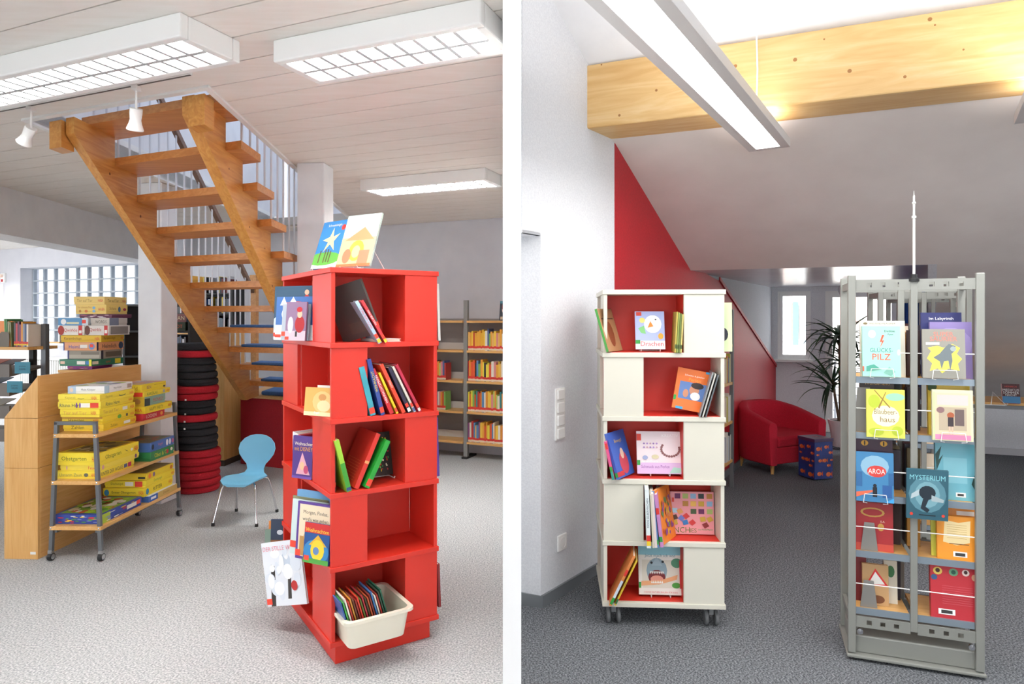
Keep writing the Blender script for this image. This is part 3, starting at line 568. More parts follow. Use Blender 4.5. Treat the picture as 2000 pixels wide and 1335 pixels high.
# ------------------------------------------------------------------ stack of round cushions
KB = nmat('black_felt', [(.35, '222226'), (.65, '303034')], 170, rough=.95, detail=3, bump=.15); KR = nmat('red_felt_cushion', [(.35, 'a81524'), (.65, 'c11f2e')], 170, rough=.95, detail=3, bump=.15)
seq = 'KRKKKKRRKKRKKKKRRRRRR'; ords = ['topmost', 'second', 'third', 'fourth', 'fifth', 'sixth', 'seventh', 'eighth', 'ninth', 'tenth', 'eleventh', 'twelfth', 'thirteenth', 'fourteenth', 'fifteenth', 'sixteenth', 'seventeenth', 'eighteenth', 'nineteenth', 'twentieth', 'lowest']
hC = 1.238 / 21; cc0 = Vector((-2.66, 5.6, 0)); R3 = random.Random(11)
for i, k in enumerate(seq):
    z = 1.238 - (i + 1) * hC; r = .165 + (.012 if k == 'R' else 0) + R3.uniform(-.006, .004); e = .012
    shift = Vector((R3.uniform(-.008, .012) + (.012 if i in (1, 13, 14) else 0) + (-.012 if 9 <= i <= 12 else 0) + (.012 if i > 14 else 0), R3.uniform(-.01, .01), z))
    pr = [(.001, .0), (r - .03, .0), (r - .008, .004), (r, .015), (r, hC - .015), (r - .008, hC - .004), (r - .03, hC), (.001, hC)]
    o = MB().lathe(pr, 28).o('round_cushion', KR if k == 'R' else KB, None, T(cc0 + shift), smooth=True)
    where = 'from the top of' if 0 < i < 20 else 'in'
    tag(o, '%s round felt cushion, %s %s the tall stack' % ('red' if k == 'R' else 'black', ords[i], where), 'cushion', 'round cushions in the tall stack')
    MB().lathe([(r + .001, hC * .5 - .003), (r + .0025, hC * .5), (r + .001, hC * .5 + .003)], 28).o('seam', KR if k == 'R' else KB, o)
    if i in (7, 9, 10, 11): Box(-.006, -r - .004, .006, .006, -r + .002, .02).o('label_tag', WHITE, o)

# ------------------------------------------------------------------ beech browser unit and trolley with games
bp_ = ground(73.7, 1092); bu = thing('browser_unit', 'beech browsing unit with a sloping end panel beside the game trolley', 'cabinet', T(bp_) @ RZ(-3))
W_ = .21
prof = [(-W_, 0), (0, 0), (0, 1.10), (-W_, .845)]
for y0, y1, nm in ((0, .02, 'end_panel'), (1.0, 1.02, 'end_panel')):
    for z0, z1 in ((0, .545), (.547, .845), (.847, 1.1)):
        def zt(x): return .845 + (x + W_) / W_ * .255
        if z1 < 1: pts = [(-W_, y0, z0), (0, y0, z0), (0, y0, z1), (-W_, y0, z1)]
        else: pts = [(-W_, y0, z0), (0, y0, z0), (0, y0, 1.1)]
        MB().prism(pts, (0, .02, 0)).o(nm, BEECH_Z, bu, bevel=.001, seg=1)
for z0, z1 in ((0, .545), (.547, .845), (.847, 1.1)): Box(-.02, .02, z0, 0, 1.0, z1).o('side_board', BEECH_Y, bu, bevel=.001, seg=1)
MB().prism([(-W_, .02, 0), (-W_ + .02, .02, 0), (-W_ + .02, .02, .83), (-W_, .02, .83)], (0, .98, 0)).o('front_board', BEECH_Y, bu)
Box(-W_ + .02, .02, .5, -.02, 1.0, .515).o('bottom_board', BEECH_X, bu)
Box(-.046, -.0012, .03, -.012, 0, .045).o('inventory_sticker', WHITE, bu)
tl = thing('trolley', 'three tier trolley with grey steel frame and beech shelves stacked with games', 'trolley', T(-2.60, 3.97, 0) @ RZ(-1))
LEN = .9
def lw(z): return .15 - .035 * (z - .06) / .77
for y in (0, LEN):
    pts = [(-lw(.06), y, .06), (-lw(.83), y, .83), (lw(.83), y, .83), (lw(.06), y, .06)]
    f_ = MB()
    for (p, q) in ((pts[0], pts[1]), (pts[3], pts[2])):
        f_.prism([(p[0] - .011, y - .011, p[2]), (p[0] + .011, y - .011, p[2]), (p[0] + .011, y + .011, p[2]), (p[0] - .011, y + .011, p[2])], (q[0] - p[0], 0, q[2] - p[2]))
    f_.box(-lw(.83) - .011, y - .011, .81, lw(.83) + .011, y + .011, .832); f_.o('end_frame', STEEL, tl, bevel=.002)
    for s_ in (-1, 1):
        cs = MB().box(s_ * .152 - .012, y - .012, .045, s_ * .152 + .012, y + .012, .066).o('caster_fork', CHROME, tl)
        MB().lathe([(.001, -.012), (.022, -.012), (.024, -.006), (.024, .006), (.022, .012), (.001, .012)], 14, (s_ * .152, y, .025), 0, RY(90)).o('caster_wheel', BLACKP, cs); MB().lathe([(.001, -.014), (.016, -.0135), (.016, .0135), (.001, .014)], 14, (s_ * .152, y, .025), 0, RY(90)).o('hub_cap', CHROME, cs)
for z in (.735, .455, .185):
    w = lw(z) + .012; Box(-w, -.012, z, w, LEN + .012, z + .024).o('shelf', BEECH_Y, tl, bevel=.003)
    for y in (0, LEN):
        for s_ in (-1, 1): MB().lathe([(.001, -.003), (.006, -.002), (.006, 0)], 8, (s_ * lw(z), y - .012, z + .012), 0, RX(-90)).o('screw', CHROME, tl)
Box(-.13, .0, .168, -.115, LEN, .184).o('side_rail', STEEL, tl); Box(.115, .0, .168, .13, LEN, .184).o('side_rail', STEEL, tl)
MTl = tl.matrix_world.copy() if False else T(-2.60, 3.97, 0) @ RZ(-1)
YEL = 'f3d93a'; HB = lambda x=.84, w=.13: ('t', 'HABA', x, .5, .42, 'd9272e', w)
def stack(base, specs, where):
    """specs from the bottom up: (label, w, d, h, colour, dx, dy, turn, front, right, top)"""
    x, y, z = base
    for lb, w, d, h, col, dx, dy, tn, fr, rg, tp in specs:
        gamebox(lb + ' ' + where, w, d, h, col, MTl @ T(x + dx, y + dy, z) @ RZ(tn), fr, rg, tp, 'games on the trolley'); z += h + .0006
DK = '4a3b22'
def ft(t, col=DK): return [('t', t, .36, .5, .45, col, .55), HB()]
A_ = -.135
stack((A_, .05, .7595), [
    ('yellow game box, lowest of the near stack', .25, .34, .045, 'ecc92c', .0, .03, 0, ft('Zahlen'), [('t', 'Zahlen', .3, .5, .4, '8a6a20', .4), ('r', .6, .3, .8, .7, 'f6f3ea'), HB(.9, .12)], None),
    ('yellow game box, second from below in the near stack', .25, .34, .043, 'f0d132', -.004, .025, 0, [('r', .0, .7, 1, 1, 'c9952a')] + ft('Hamster'), [('e', .5, .5, .06, .3, '6fae3a'), ('r', .7, .3, .76, .7, '555049'), HB(.9, .12)], None),
    ('yellow box with pale orange lettering, third in the near stack', .25, .35, .05, YEL, -.006, .01, -2, [('t', 'Tier auf Tier', .38, .5, .4, 'dba04a', .62), HB(.85)], [('t', 'Tier auf Tier', .3, .5, .4, 'c9a050', .5), ('r', .62, .3, .76, .72, 'f6f3ea'), HB(.9, .12)], None),
    ('yellow game box with purple strokes, fourth in the near stack', .26, .35, .042, 'f5de45', -.012, .0, 1, [('t', 'Rhino Hero', .3, .5, .5, '3a4a4a', .5), ('r', .5, .2, .75, .8, 'f8f4ea'), ('e', .44, .5, .02, .4, '7a4a9a'), ('e', .52, .5, .02, .4, '7a4a9a'), ('r', .76, .15, .95, .85, 'e8452f')], [('t', 'Rhino Hero', .35, .5, .5, '3a4a4a', .5), HB(.9, .12)], None),
    ('yellow game box with a smile arc under the white box', .26, .35, .045, 'f6e04a', -.014, .005, -1, [('t', 'Kayanak', .3, .5, .4, 'c0a83a', .4), ('e', .55, .45, .08, .12, 'b9a43c'), ('e', .55, .55, .075, .12, 'f6e04a'), HB(.86)], [('t', 'Kayanak', .25, .5, .4, 'b09a3a', .4), ('e', .62, .45, .1, .16, '4a5a4a'), ('e', .62, .55, .09, .16, 'f6e04a'), HB(.9, .12)], None),
    ('white and pale blue box topping the near stack', .22, .31, .045, 'f2f3f4', .03, .03, 2, [('r', 0, 0, .22, 1, 'b9cfe8'), ('e', .1, .5, .05, .3, 'e8d2c4'), ('t', 'Mein Körper', .56, .5, .34, '5a5a64', .5)], [('r', 0, 0, .16, 1, 'b9d6e4'), ('t', 'Mein Körper', .45, .5, .34, '5a5a64', .4), ('r', .8, .2, .96, .8, 'b09a92')], blobs(21, ['b6c86a', '8fae8a', '9a93ad', 'd7dfe6', 'a7c4d8'], 14, .2)),
], 'on the top trolley shelf')
stack((A_ + .04, .47, .7595), [
    ('red game box, lowest of the far stack', .2, .28, .045, 'c8323a', .02, .0, 0, [('t', 'Kroko', .5, .5, .5, 'f0e8d8', .6)], [('t', 'LOCKEN', .4, .5, .5, 'e8e0d0', .5), ('e', .85, .5, .06, .3, 'e8a04a')], None),
    ('yellow game box with dark capitals in the far stack', .22, .34, .048, YEL, .01, .02, 0, [HB(.75, .3)], [('t', 'HAPPY PARTY', .4, .5, .5, '8a7a30', .5), HB(.9, .12)], None),
    ('teal game box, middle of the far stack', .2, .26, .062, '8fb3a4', .02, .03, 0, [('r', 0, 0, 1, 1, 'd9b93a'), ('e', .4, .5, .15, .3, 'e8d8c0'), ('e', .75, .5, .12, .3, 'b98a4a')], [('r', 0, 0, .25, .8, '3a4a48'), ('t', 'MONKEY', .65, .5, .4, 'c8564a', .5)], None),
    ('yellow game box with a green title in the far stack', .22, .34, .035, 'f5dd44', .004, .015, 1, [('r', .55, .1, .95, .9, 'e8452f')], [('t', 'KAKERLAK', .3, .5, .55, '4a8a3a', .5), ('r', .7, .2, .78, .8, 'a8aeb0'), HB(.9, .12)], None),
    ('thick yellow game box on top of the far stack', .21, .3, .05, 'f2d83c', .0, .01, -1, [('t', 'Feld', .75, .5, .5, 'b98a2a', .3)], [('t', 'BEN', .3, .5, .4, '9a5a7a', .2), ('r', .5, .7, .95, .74, 'b99a2a'), ('r', .88, .2, .96, .45, '3a3a30')], [('r', .05, .05, .95, .95, 'b99a90')] + blobs(4, ['c98a7a', 'a7a0b0', 'd8b04a'], 8, .2)),
], 'on the top trolley shelf')
stack((A_ - .012, .04, .4795), [
    ('yellow game box, lowest of the near pile', .27, .36, .046, 'f5dd40', -.008, .0, 0, [('t', 'Unterm Zaun', .35, .5, .4, '8a8a5a', .5), ('e', .7, .5, .05, .25, '6a6a5a'), HB(.88)], [('t', 'UNTER DER WOLKE', .35, .5, .5, '55554a', .6), ('r', .68, .25, .78, .75, '5a6a8a'), ('r', .8, .2, .9, .8, 'c8325a')], None),
    ('slim pale yellow game box, middle of the near pile', .25, .4, .034, 'f7e050', .015, .01, 0, [('t', 'Feuer', .8, .5, .5, 'd9272e', .3), ('r', .15, .2, .18, .8, 'd8a0a0')], [('e', .05, .5, .03, .4, 'e8b0a0'), ('e', .9, .5, .03, .4, '8a5a7a')], None),
    ('large yellow game box reading Obstgarten, topmost', .27, .39, .075, 'f4da36', .0, .0, -1, [('t', 'Obstgarten', .4, .5, .42, '5a6a1a', .62), HB(.88)], [('t', 'Obstgarten', .32, .5, .42, '5a6a1a', .5), ('p', [(.6, .7), (.72, .4), (.66, .5)], '23201c'), ('e', .8, .5, .03, .12, 'e9e4d2'), HB(.92, .1)], [('r', .1, .1, .9, .9, 'a89a5a')] + blobs(8, ['6a6a4a', 'c9a24a', '8a7a4a', 'd8d0b0', '55604a'], 24, .12)),
], 'on the middle trolley shelf')
stack((A_ + .03, .52, .4795), [
    ('green game box, lower of the far pair', .24, .3, .062, '2f7f4a', .02, .0, 0, None, [('t', 'Obst & Co', .45, .5, .45, 'e8d83a', .6), ('e', .7, .5, .05, .25, 'c8323a'), ('e', .88, .6, .05, .2, 'e8e0d0')], None),
    ('blue game box with birds, upper of the far pair', .24, .31, .062, '4a6fae', .02, -.005, 0, None, [('e', .1, .5, .05, .3, '23303a'), ('t', 'Vogel', .4, .55, .4, 'd87a7a', .4), ('e', .68, .5, .05, .35, 'e9e9ee'), ('e', .8, .5, .04, .35, 'e9e9ee'), ('e', .92, .5, .05, .25, 'c86a8a')], [('r', .05, .05, .95, .95, '6f6a52')] + blobs(9, ['8a7a5a', '4a5a44', 'a0503a'], 12, .15)),
], 'on the middle trolley shelf')
stack((A_ - .02, .03, .2095), [
    ('blue box with a green meadow, alone at the near end', .29, .42, .056, '31479a', .0, .0, 0, blobs(31, ['e8c23a', 'c8323a', 'f0ece0', '4a9a3a', '7a8ac8'], 26, .07), [('r', 0, 0, .2, 1, 'a9c23a')] + blobs(32, ['e8c23a', 'c8323a', 'f0ece0', '7a8ac8'], 12, .08) + [('r', .6, .3, .85, .75, 'f0ece4'), ('r', .85, .35, .95, .8, 'e8452f')], [('r', .06, .08, .94, .94, '7fb03a')] + blobs(33, ['a4c83a', 'f0ece0', 'b9552e', '4a8a2e', 'd8d0b0', '8a3a26', 'e9e9e4'], 50, .1)),
], 'of the bottom trolley shelf')
stack((A_ + .0, .5, .2095), [
    ('blue and white flat game box, lowest of the far stack', .27, .36, .04, 'dfe2e8', .02, .0, 0, [('r', 0, 0, .7, 1, 'd8b03a'), ('r', .7, 0, 1, 1, '3a62a8')], [('r', 0, 0, .3, 1, '2f5fb0'), ('r', .06, .3, .24, .7, 'f0f0f0'), ('r', .3, 0, 1, 1, 'c9a65a'), ('t', 'Domino', .6, .5, .4, '8a5a2a', .3)], None),
    ('yellow game box reading Ritter in black, in the far stack', .28, .36, .06, 'f2d832', -.01, -.02, 0, [('t', 'Erster Obstgarten', .5, .5, .34, '2a2a20', .6), ('e', .09, .5, .06, .35, '3a8ab0'), HB(.92, .12)], [('e', .1, .5, .05, .35, '3a8ab0'), ('t', 'RITTER', .45, .5, .4, '2a2a20', .4), HB(.9, .12)], None),
    ('yellow game box with a red seal in the far stack', .28, .37, .045, 'f4dc3a', -.012, .0, 0, [('t', 'Dschungel', .3, .5, .4, '7a7a2a', .4), ('r', .5, .2, .7, .8, 'f6f3ea'), ('r', .74, .1, .92, .9, 'e8452f')], [('t', 'Dschungel', .4, .5, .5, '8aa03a', .6), HB(.92, .1)], None),
    ('yellow game box, topmost of the far stack', .24, .34, .045, 'efd034', .03, .01, 0, [('r', .75, .2, .95, .5, '3a3a30')], [('e', .1, .5, .05, .4, 'e8823a'), ('e', .25, .5, .04, .35, '8a6a9a'), ('e', .9, .5, .05, .3, 'd8742e')], [('r', .05, .05, .95, .95, '9a8a55')]),
], 'on the bottom trolley shelf')
# ------------------------------------------------------------------ cabinet behind the browser with a tall pile of games
gb = thing('game_cabinet', 'low beech cabinet behind the browsing unit carrying the tall pile of games', 'cabinet', T(-3.47, 5.1, 0) @ RZ(-3))
Box(0, 0, .06, .5, .5, 1.03).o('body', BEECH_Z, gb, bevel=.003); Box(-.005, -.01, 1.03, .505, .51, 1.05).o('top_board', BEECH_X, gb, bevel=.003); Box(.02, .02, 0, .48, .48, .06).o('plinth', mat('4a4038', .7), gb)
MG = T(-3.47, 5.1, 0) @ RZ(-3); z = 1.0507
def pile(lb, w, d, h, col, x, y, tn, fr, rg, tp=None):
    global z
    gamebox(lb, w, d, h, col, MG @ T(x, y, z) @ RZ(tn), fr, rg, tp, 'tall pile of games on the cabinet'); z += h + .0006
pile('purple game box with yellow shapes at the bottom of the tall pile', .2, .24, .03, 'a83f96', .02, .06, 0, blobs(41, ['e8a83a', 'f0d8e8', '6a3a8a'], 8, .1), None)
pile('flat green game box near the bottom of the tall pile', .28, .33, .05, '2f7a5e', .0, .0, -6, [('r', .55, .25, .8, .75, 'f0ece4'), ('r', .82, .25, .92, .75, '3a82c0'), ('r', .92, 0, 1, 1, 'ece23a'), ('r', .04, .3, .18, .7, 'e8c8b0')], [('r', .02, .25, .2, .7, 'e8dcc8'), ('t', 'spiel', .5, .5, .5, 'c8563a', .3), ('r', .72, .15, .9, .9, 'ecd83a')])
pile('grey photo printed game box above the green one in the tall pile', .26, .28, .066, 'a79f92', .045, .03, 2, [('r', .05, .1, .95, .5, 'c4bcae'), ('r', .4, .5, .95, .8, '8a8276'), ('r', 0, 0, .05, 1, '4a4f86')], [('r', 0, 0, .1, 1, '2f2a3a'), ('r', .2, .2, .9, .8, '6a6054')])
pile('orange game box with a blue round emblem in the tall pile', .27, .31, .064, 'e9a676', .035, .0, -2, [('t', 'Heimlich', .4, .45, .4, '5a6ab0', .5), ('e', .85, .5, .09, .4, '6f96c8'), ('r', .8, .4, .9, .75, 'e8452f'), ('r', .5, .3, .72, .7, 'f4efe6'), ('r', 0, 0, .03, 1, '3f4f96')], [('r', 0, 0, .06, 1, '23305a'), ('t', 'Heimlich', .45, .5, .5, '3a3238', .6), ('e', .88, .5, .09, .45, '3a4a66')])
pile('dark yellow game box with brown lettering in the tall pile', .31, .3, .052, 'e6bd2c', .02, -.01, 3, [('t', 'Karambolage', .3, .5, .45, '8a4a1a', .5), HB(.9, .12)], [('t', 'Karambolage', .35, .5, .5, '8a4a1a', .6), HB(.9, .12)])
pile('cream game box reading Qwirkle in red in the tall pile', .21, .23, .074, 'efe9e2', -.01, .0, 0, [('t', 'Qwirkle', .48, .5, .4, 'd2402e', .5), ('e', .12, .5, .12, .5, 'b0352a'), ('r', .78, .0, .92, 1, 'd23a3a'), ('r', .8, .2, .9, .5, 'f4f0ea')], None)
z -= .0746
pile('cream Qwirkle box at the right of its twin in the tall pile', .19, .25, .074, 'e4dcd4', .205, -.0, -2, [('e', .1, .5, .12, .5, '6a3a2a'), ('t', 'Qwirkle', .45, .55, .4, 'c8402e', .5), ('r', .82, 0, .97, 1, 'd23a3a'), ('r', .84, .2, .95, .55, 'f4f0ea')], [('r', .1, .1, .9, .9, '8a7f78')])
pile('blue and white game box on the left side of the tall pile', .24, .24, .056, 'dfe8ef', -.015, .01, -1, [('r', 0, 0, .8, 1, '5f9ac8'), ('e', .18, .5, .09, .4, 'f2f4f4'), ('r', .28, .2, .7, .45, 'e8e2b8'), ('r', .8, .3, .93, .75, 'e8452f')], [('t', 'Tiere', .5, .5, .4, '4a4a4a', .5)])
z -= .0566
pile('grey game box with dark lettering at the right of the blue and white one', .15, .22, .056, 'cfc4b8', .235, .02, 0, [('t', 'WORDS', .55, .5, .4, '4a443c', .6)], [('r', 0, 0, .5, 1, '7a7f92')])
pile('pink patterned flat game box just under the two HABA boxes', .26, .25, .03, '6a2f4a', .13, .04, 1, blobs(44, ['e8c8d0', 'c85a7a', 'f0e8ea'], 10, .12), None)
pile('thick pale yellow HABA box, second from the top of the tall pile', .245, .26, .074, 'f0cf72', .115, .02, 0, [('t', 'Der schwarze Pirat', .3, .7, .2, 'c98a3a', .45), ('e', .6, .65, .05, .14, '7fb4d8'), ('e', .6, .3, .05, .14, '7fb4d8'), ('e', .15, .3, .04, .14, 'c98a3a'), ('e', .35, .3, .05, .14, 'd87a3a'), ('t', 'HABA', .85, .5, .3, 'd9272e', .2)], [('t', 'Schatz', .3, .6, .3, 'a06a2a', .4), ('e', .6, .5, .06, .3, '4a6f86'), ('e', .85, .5, .08, .15, 'a8323a')])
pile('pale yellow HABA box on top of the tall pile', .25, .26, .06, 'f0d07a', .1, .02, -1, [('t', 'Tier auf Tier', .36, .5, .35, 'b9924a', .5), ('t', 'HABA', .87, .5, .34, 'd9272e', .16)], [('t', 'Tier auf Tier', .38, .5, .35, '9a742a', .5), ('t', 'HABA', .87, .5, .34, 'b9272e', .16)])
# dark shelf with games behind the pile, beside the column
gs = thing('dark_game_shelf', 'black shelf with boxed games between the tall pile and the white column', 'shelf', T(-3.42, 5.85, 0) @ RZ(-8))
for x in (0, .62): Box(x, 0, 0, x + .02, .3, 1.55).o('side_panel', BLACKP, gs)
for zz in (.08, .5, .86, 1.1, 1.32): Box(.02, 0, zz, .62, .3, zz + .016).o('board', BLACKP, gs)
MS = T(-3.42, 5.85, 0) @ RZ(-8)
for k, (x, zz, w, h, col, nm, art) in enumerate([(.3, .876, .3, .06, 'd9a05a', 'tan', [('t', 'Fabula', .5, .5, .4, '8a5a2a')]), (.28, .938, .3, .05, '2f3a2c', 'dark green', [('t', 'SPIEL', .6, .5, .5, 'c8402e')]), (.3, 1.116, .3, .07, '3a2f2c', 'dark brown', [('t', 'ANNO', .5, .5, .5, '9a8a6a')]), (.31, 1.336, .28, .075, '35402e', 'olive', [('r', .3, .2, .5, .8, 'c8b49a'), ('t', 'ROT', .75, .5, .4, 'd8562e', .3)]), (.2, 1.412, .4, .07, '5f86b8', 'light blue', [('r', .1, .3, .4, .7, 'f0f0f0'), ('r', .5, 0, 1, 1, '8a5a5a'), ('t', 'CATAN', .75, .5, .5, 'e8d8b0', .4)]), (.36, 1.567, .25, .1, '3a3a40', 'charcoal', [('r', .2, .2, .8, .5, '6a6a72')]), (.36, 1.668, .24, .09, 'd8433c', 'red and white', [('r', 0, .35, 1, .6, 'f0e8e0')] + [('r', .05 + .19 * q, .4, .14 + .19 * q, .58, '6a2a20') for q in range(5)]), (.34, 1.759, .26, .06, 'e6b04a', 'amber', [('t', 'Zirkus', .5, .5, .4, 'c8602e')])]):
    gamebox('%s boxed game on the black shelf beside the column' % nm, w, .24, h, col, MS @ T(x, .01, zz), art, None, None, 'games on the black shelf')
Box(.0, 0, 1.55, .64, .3, 1.566).o('top_board', BLACKP, gs)
# ------------------------------------------------------------------ book shelf at the left edge, in front of the window
ls = thing('book_display_shelf', 'dark steel shelf with slanted display trays at the left edge below the glass blocks', 'bookcase', T(-5.215, 5.42, 0) @ RZ(-6))
ML = T(-5.215, 5.42, 0) @ RZ(-6); LWID = 1.43
for x in (.02, LWID): Box(x - .02, .1, 0, x + .02, .14, 1.40).o('post', STEEL, ls)
Box(LWID - .27, .26, 0, LWID - .23, .3, 1.2).o('rear_post', BLACKP, ls)
Box(0, -.05, 1.195, LWID, .25, 1.22).o('shelf', BEECH_X, ls, bevel=.003)
TRAYM = mat('6f6862', .5, .2)
for zt in (.985, .835, .66, .48):
    dx = -.16 * (.96 - zt) / .24
    m = MB(); m.prism([(0, -.08, zt), (0, -.08, zt + .1), (0, -.065, zt + .1), (0, -.05, zt + .02), (0, .25, zt + .07), (0, .25, zt + .05)], (LWID - .13 + .0, 0, 0)); m.o('display_tray', TRAYM, ls)
    if zt > .7:
        lx = 1.35 if zt > .9 else 1.285; p = MB().box(lx, -.085, zt + .03, lx + .13, -.081, zt + .12).o('blue_label_holder', mat('2f7f95', .5), ls); prints(p, .13, .09, [('t', 'JUGEND', .5, .6, .16, '14384a', .5), ('t', 'KRIMI', .5, .38, .16, '14384a', .4)], (lx, -.085, zt + .03), (1, 0, 0), (0, 0, 1), 'label_print')
for k in range(10):
    zt = (.985, .835, .66)[k % 3]; x = .75 + .13 * (k // 3) + .02 * (k % 3)
    book('flat magazine, %s in the %s slanted tray at the left edge' % (nth(k // 3), ('upper', 'middle', 'lower')[k % 3]), .12, .2, .006, ['e8e2dc', 'c85a4a', '8a9ab0', 'd8d0c0', '5a4a5a'][k % 5], ML @ T(x, .0, zt + .055) @ RX(-75) @ T(0, -.02, 0), None, None, 'magazines in the display trays', 'magazine')
zz = 1.2205
book('orange picture book faced out behind a bookend at the left edge', .15, .205, .02, 'ec8a3c', ML @ facing(1.185, -.03, zz, 0, 6), [('e', .7, .75, .14, .08, 'b5402e'), ('e', .2, .72, .05, .07, '6a4a3a'), ('e', .3, .3, .06, .06, '7a4a3a'), ('t', '1', .15, .7, .1, '5a3a2a')])
be = MB().prism([(-.042, 0, 0), (.042, 0, 0), (.042, 0, .1), (.026, 0, .118), (-.026, 0, .118), (-.042, 0, .1)], (0, .002, 0)).o('bookend', mat('6a6156', .5, .3), None, ML @ T(1.215, -.036, zz)); tag(be, 'grey steel bookend in front of the orange picture book', 'bookend')
for k, (col, h) in enumerate([('4a8a3f', .22), ('3f7a44', .215), ('a8a27a', .2), ('8a8f62', .195)]): book('%s at the left edge' % ['green tall book leaning behind the orange one', 'second green book behind the orange one', 'khaki book next to the green ones', 'olive book next to the khaki one'][k], .15, h, .012, col, ML @ facing(1.225 + .015 * k, .05, zz, 90, 3))
NV = ['3a3f4a', 'c8333a', '5a2f4a', '8a3f5a', 'e0952e', '8a8fa0', '3a4f7a', 'e8dcd0']
for k in range(8):
    book('slim %s novel with a red sticker, %s in the row at the left edge' % (hue(NV[k]), nth(k)), .13, random.uniform(.175, .2), .0145, NV[k], ML @ facing(1.298 + .0155 * k, .045, zz, 90, 0), None, [('r', 0, .06, 1, .12, 'ecc52e'), ('r', 0, .12, 1, .22, 'd8352e')], 'stickered novels at the left edge')
# radiator and small things on the window sill
rd = thing('radiator', 'white ribbed radiator under the glass block window', 'radiator', T(bw(7.3, .12, -.14)) @ RB)
Box(0, 0, .72, 1.9, .1, .76).o('top_grille', WHITE, rd); Box(0, .05, .02, 1.9, .09, .72).o('panel', WHITE, rd)
pr_ = None
for k in range(38):
    if pr_ is None: pr_ = Box(0, 0, .03, .028, .05, .71).o('rib', WHITE, rd, T(.01 + .05 * k, 0, 0), bevel=.008); continue
    q = pr_.copy(); COL.objects.link(q); q.parent = rd; q.matrix_local = T(.01 + .05 * k, 0, 0)
bx = thing('storage_box', 'open grey brown cardboard box on the window sill', 'box', T(bw(6.62, ZS + .001, .02)) @ RB)
for x0, y0, x1, y1, z1 in ((0, 0, .34, .008, .12), (0, .12, .34, .128, .25), (0, 0, .008, .128, .25), (.332, 0, .34, .128, .25), (0, 0, .34, .128, .008)): Box(x0, y0, 0, x1, y1, z1).o('side', mat('5a4d40', .8), bx)
tag(Box(0, 0, 0, .36, .14, .015).o('wooden_tray', BEECH_X, None, T(bw(6.95, ZS + .001, .0)) @ RB), 'thin wooden tray on the window sill left of the cardboard box', 'tray')
lampS = thing('desk_lamp', 'small white folded desk lamp on the window sill', 'lamp', T(bw(7.2, ZS, .08)) @ RB)
MB().lathe([(.06, 0), (.06, .012), (.02, .02)], 16).o('base', WHITE, lampS); MB().tube([(0, 0, .02), (.05, 0, .2)], .008, 8).o('arm', BLACKP, lampS); MB().lathe([(.02, 0), (.06, -.07), (.058, -.072), (.015, -.005)], 16, (.07, 0, .21)).o('shade', WHITE, lampS)
# ------------------------------------------------------------------ dark media shelf behind the stair
ms = thing('media_shelf', 'dark media shelf with film cases behind the stair, left of the wood cabinet', 'shelf', T(-4.05, 7.47, 0) @ RZ(-10)); MM = T(-4.05, 7.47, 0) @ RZ(-10)
for x in (0, .98): Box(x, 0, 0, x + .02, .25, 1.85).o('side_panel', BLACKP, ms)
Box(.02, .235, 0, .98, .25, 1.85).o('back_panel', BLACKP, ms)
R5 = random.Random(5); pm = {}
for rw_, zz in enumerate((.55, .84, 1.06, 1.28, 1.5, 1.72)):
    Box(.02, 0, zz - .015, .98, .235, zz).o('board', BLACKP if zz != 1.28 else BEECH_X, ms)
    if zz < .8: continue
    x = .03; kc = 0
    while x < .95:
        t = R5.choice([.014, .014, .02]); h = R5.uniform(.15, .19)
        if R5.random() < .15: x += .04; continue
        col = R5.choice(['23252c', '1e2430', '2a3f6a', '3a2a2c', '34363c', '5a6a7a', 'c8c8ce', '2f5fa0', '7a2a2a', 'd8b93a'])
        if col not in pm:
            o = Box(0, 0, 0, 1, 1, 1).o('film_case', mat(col, .35)); pm[col] = o
        else: o = pm[col].copy(); COL.objects.link(o)
        o.matrix_world = MM @ T(x, .01, zz + .0005) @ Matrix.Diagonal((t, .13, h, 1)); tag(o, '%s film case, %s in row %s of the dark media shelf' % (hue(col), nth(kc), ['', 'one', 'two', 'three', 'four', 'five'][rw_] + ' from below'), 'film case', 'film cases on the media shelf'); kc += 1; x += t + .0015
# ------------------------------------------------------------------ steel shelf with paperbacks on the back wall
RS = Matrix(((E1.x, NB.x, 0, 0), (E1.y, NB.y, 0, 0), (0, 0, 1, 0), (0, 0, 0, 1)))
PB = ground(909, 895); MBk = T(PB) @ RS
bs = thing('wall_shelf', 'grey steel shelf with beech boards full of paperbacks on the far wall', 'bookcase', MBk)
SHELFZ = [.175, .486, .80, 1.113, 1.42]; XR_ = .505; XLf = -.95
for x in (0, XLf): Box(x - .022, 0, .0, x + .022, .04, 1.63).o('post', mat('8f8f8c', .45, .2), bs); Box(x - .03, -.03, 0, x + .03, .2, .02).o('foot', BLACKP, bs)
MB().prism([(XLf, .27, .1), (XR_ - .1, .27, .1), (XR_ - .1, .27, 1.44), (XLf, .27, 1.44)], (0, .012, 0)).o('back_panel', mat('9c9794', .7), bs)
for z_ in SHELFZ:
    for x0, x1 in ((XLf + .024, -.024), (.024, XR_)):
        x1b = x1 - .125 if x1 > .1 else x1
        MB().prism([(x0, -.02, z_ - .022), (x1, -.02, z_ - .022), (x1b, .27, z_ - .022), (x0, .27, z_ - .022)], (0, 0, .022)).o('shelf_board', BEECH_X, bs)
        if z_ < 1.4: Box(x0, .2, z_ + .0, x1b, .21, z_ + .07).o('back_rail', mat('cfcdc8', .5), bs)
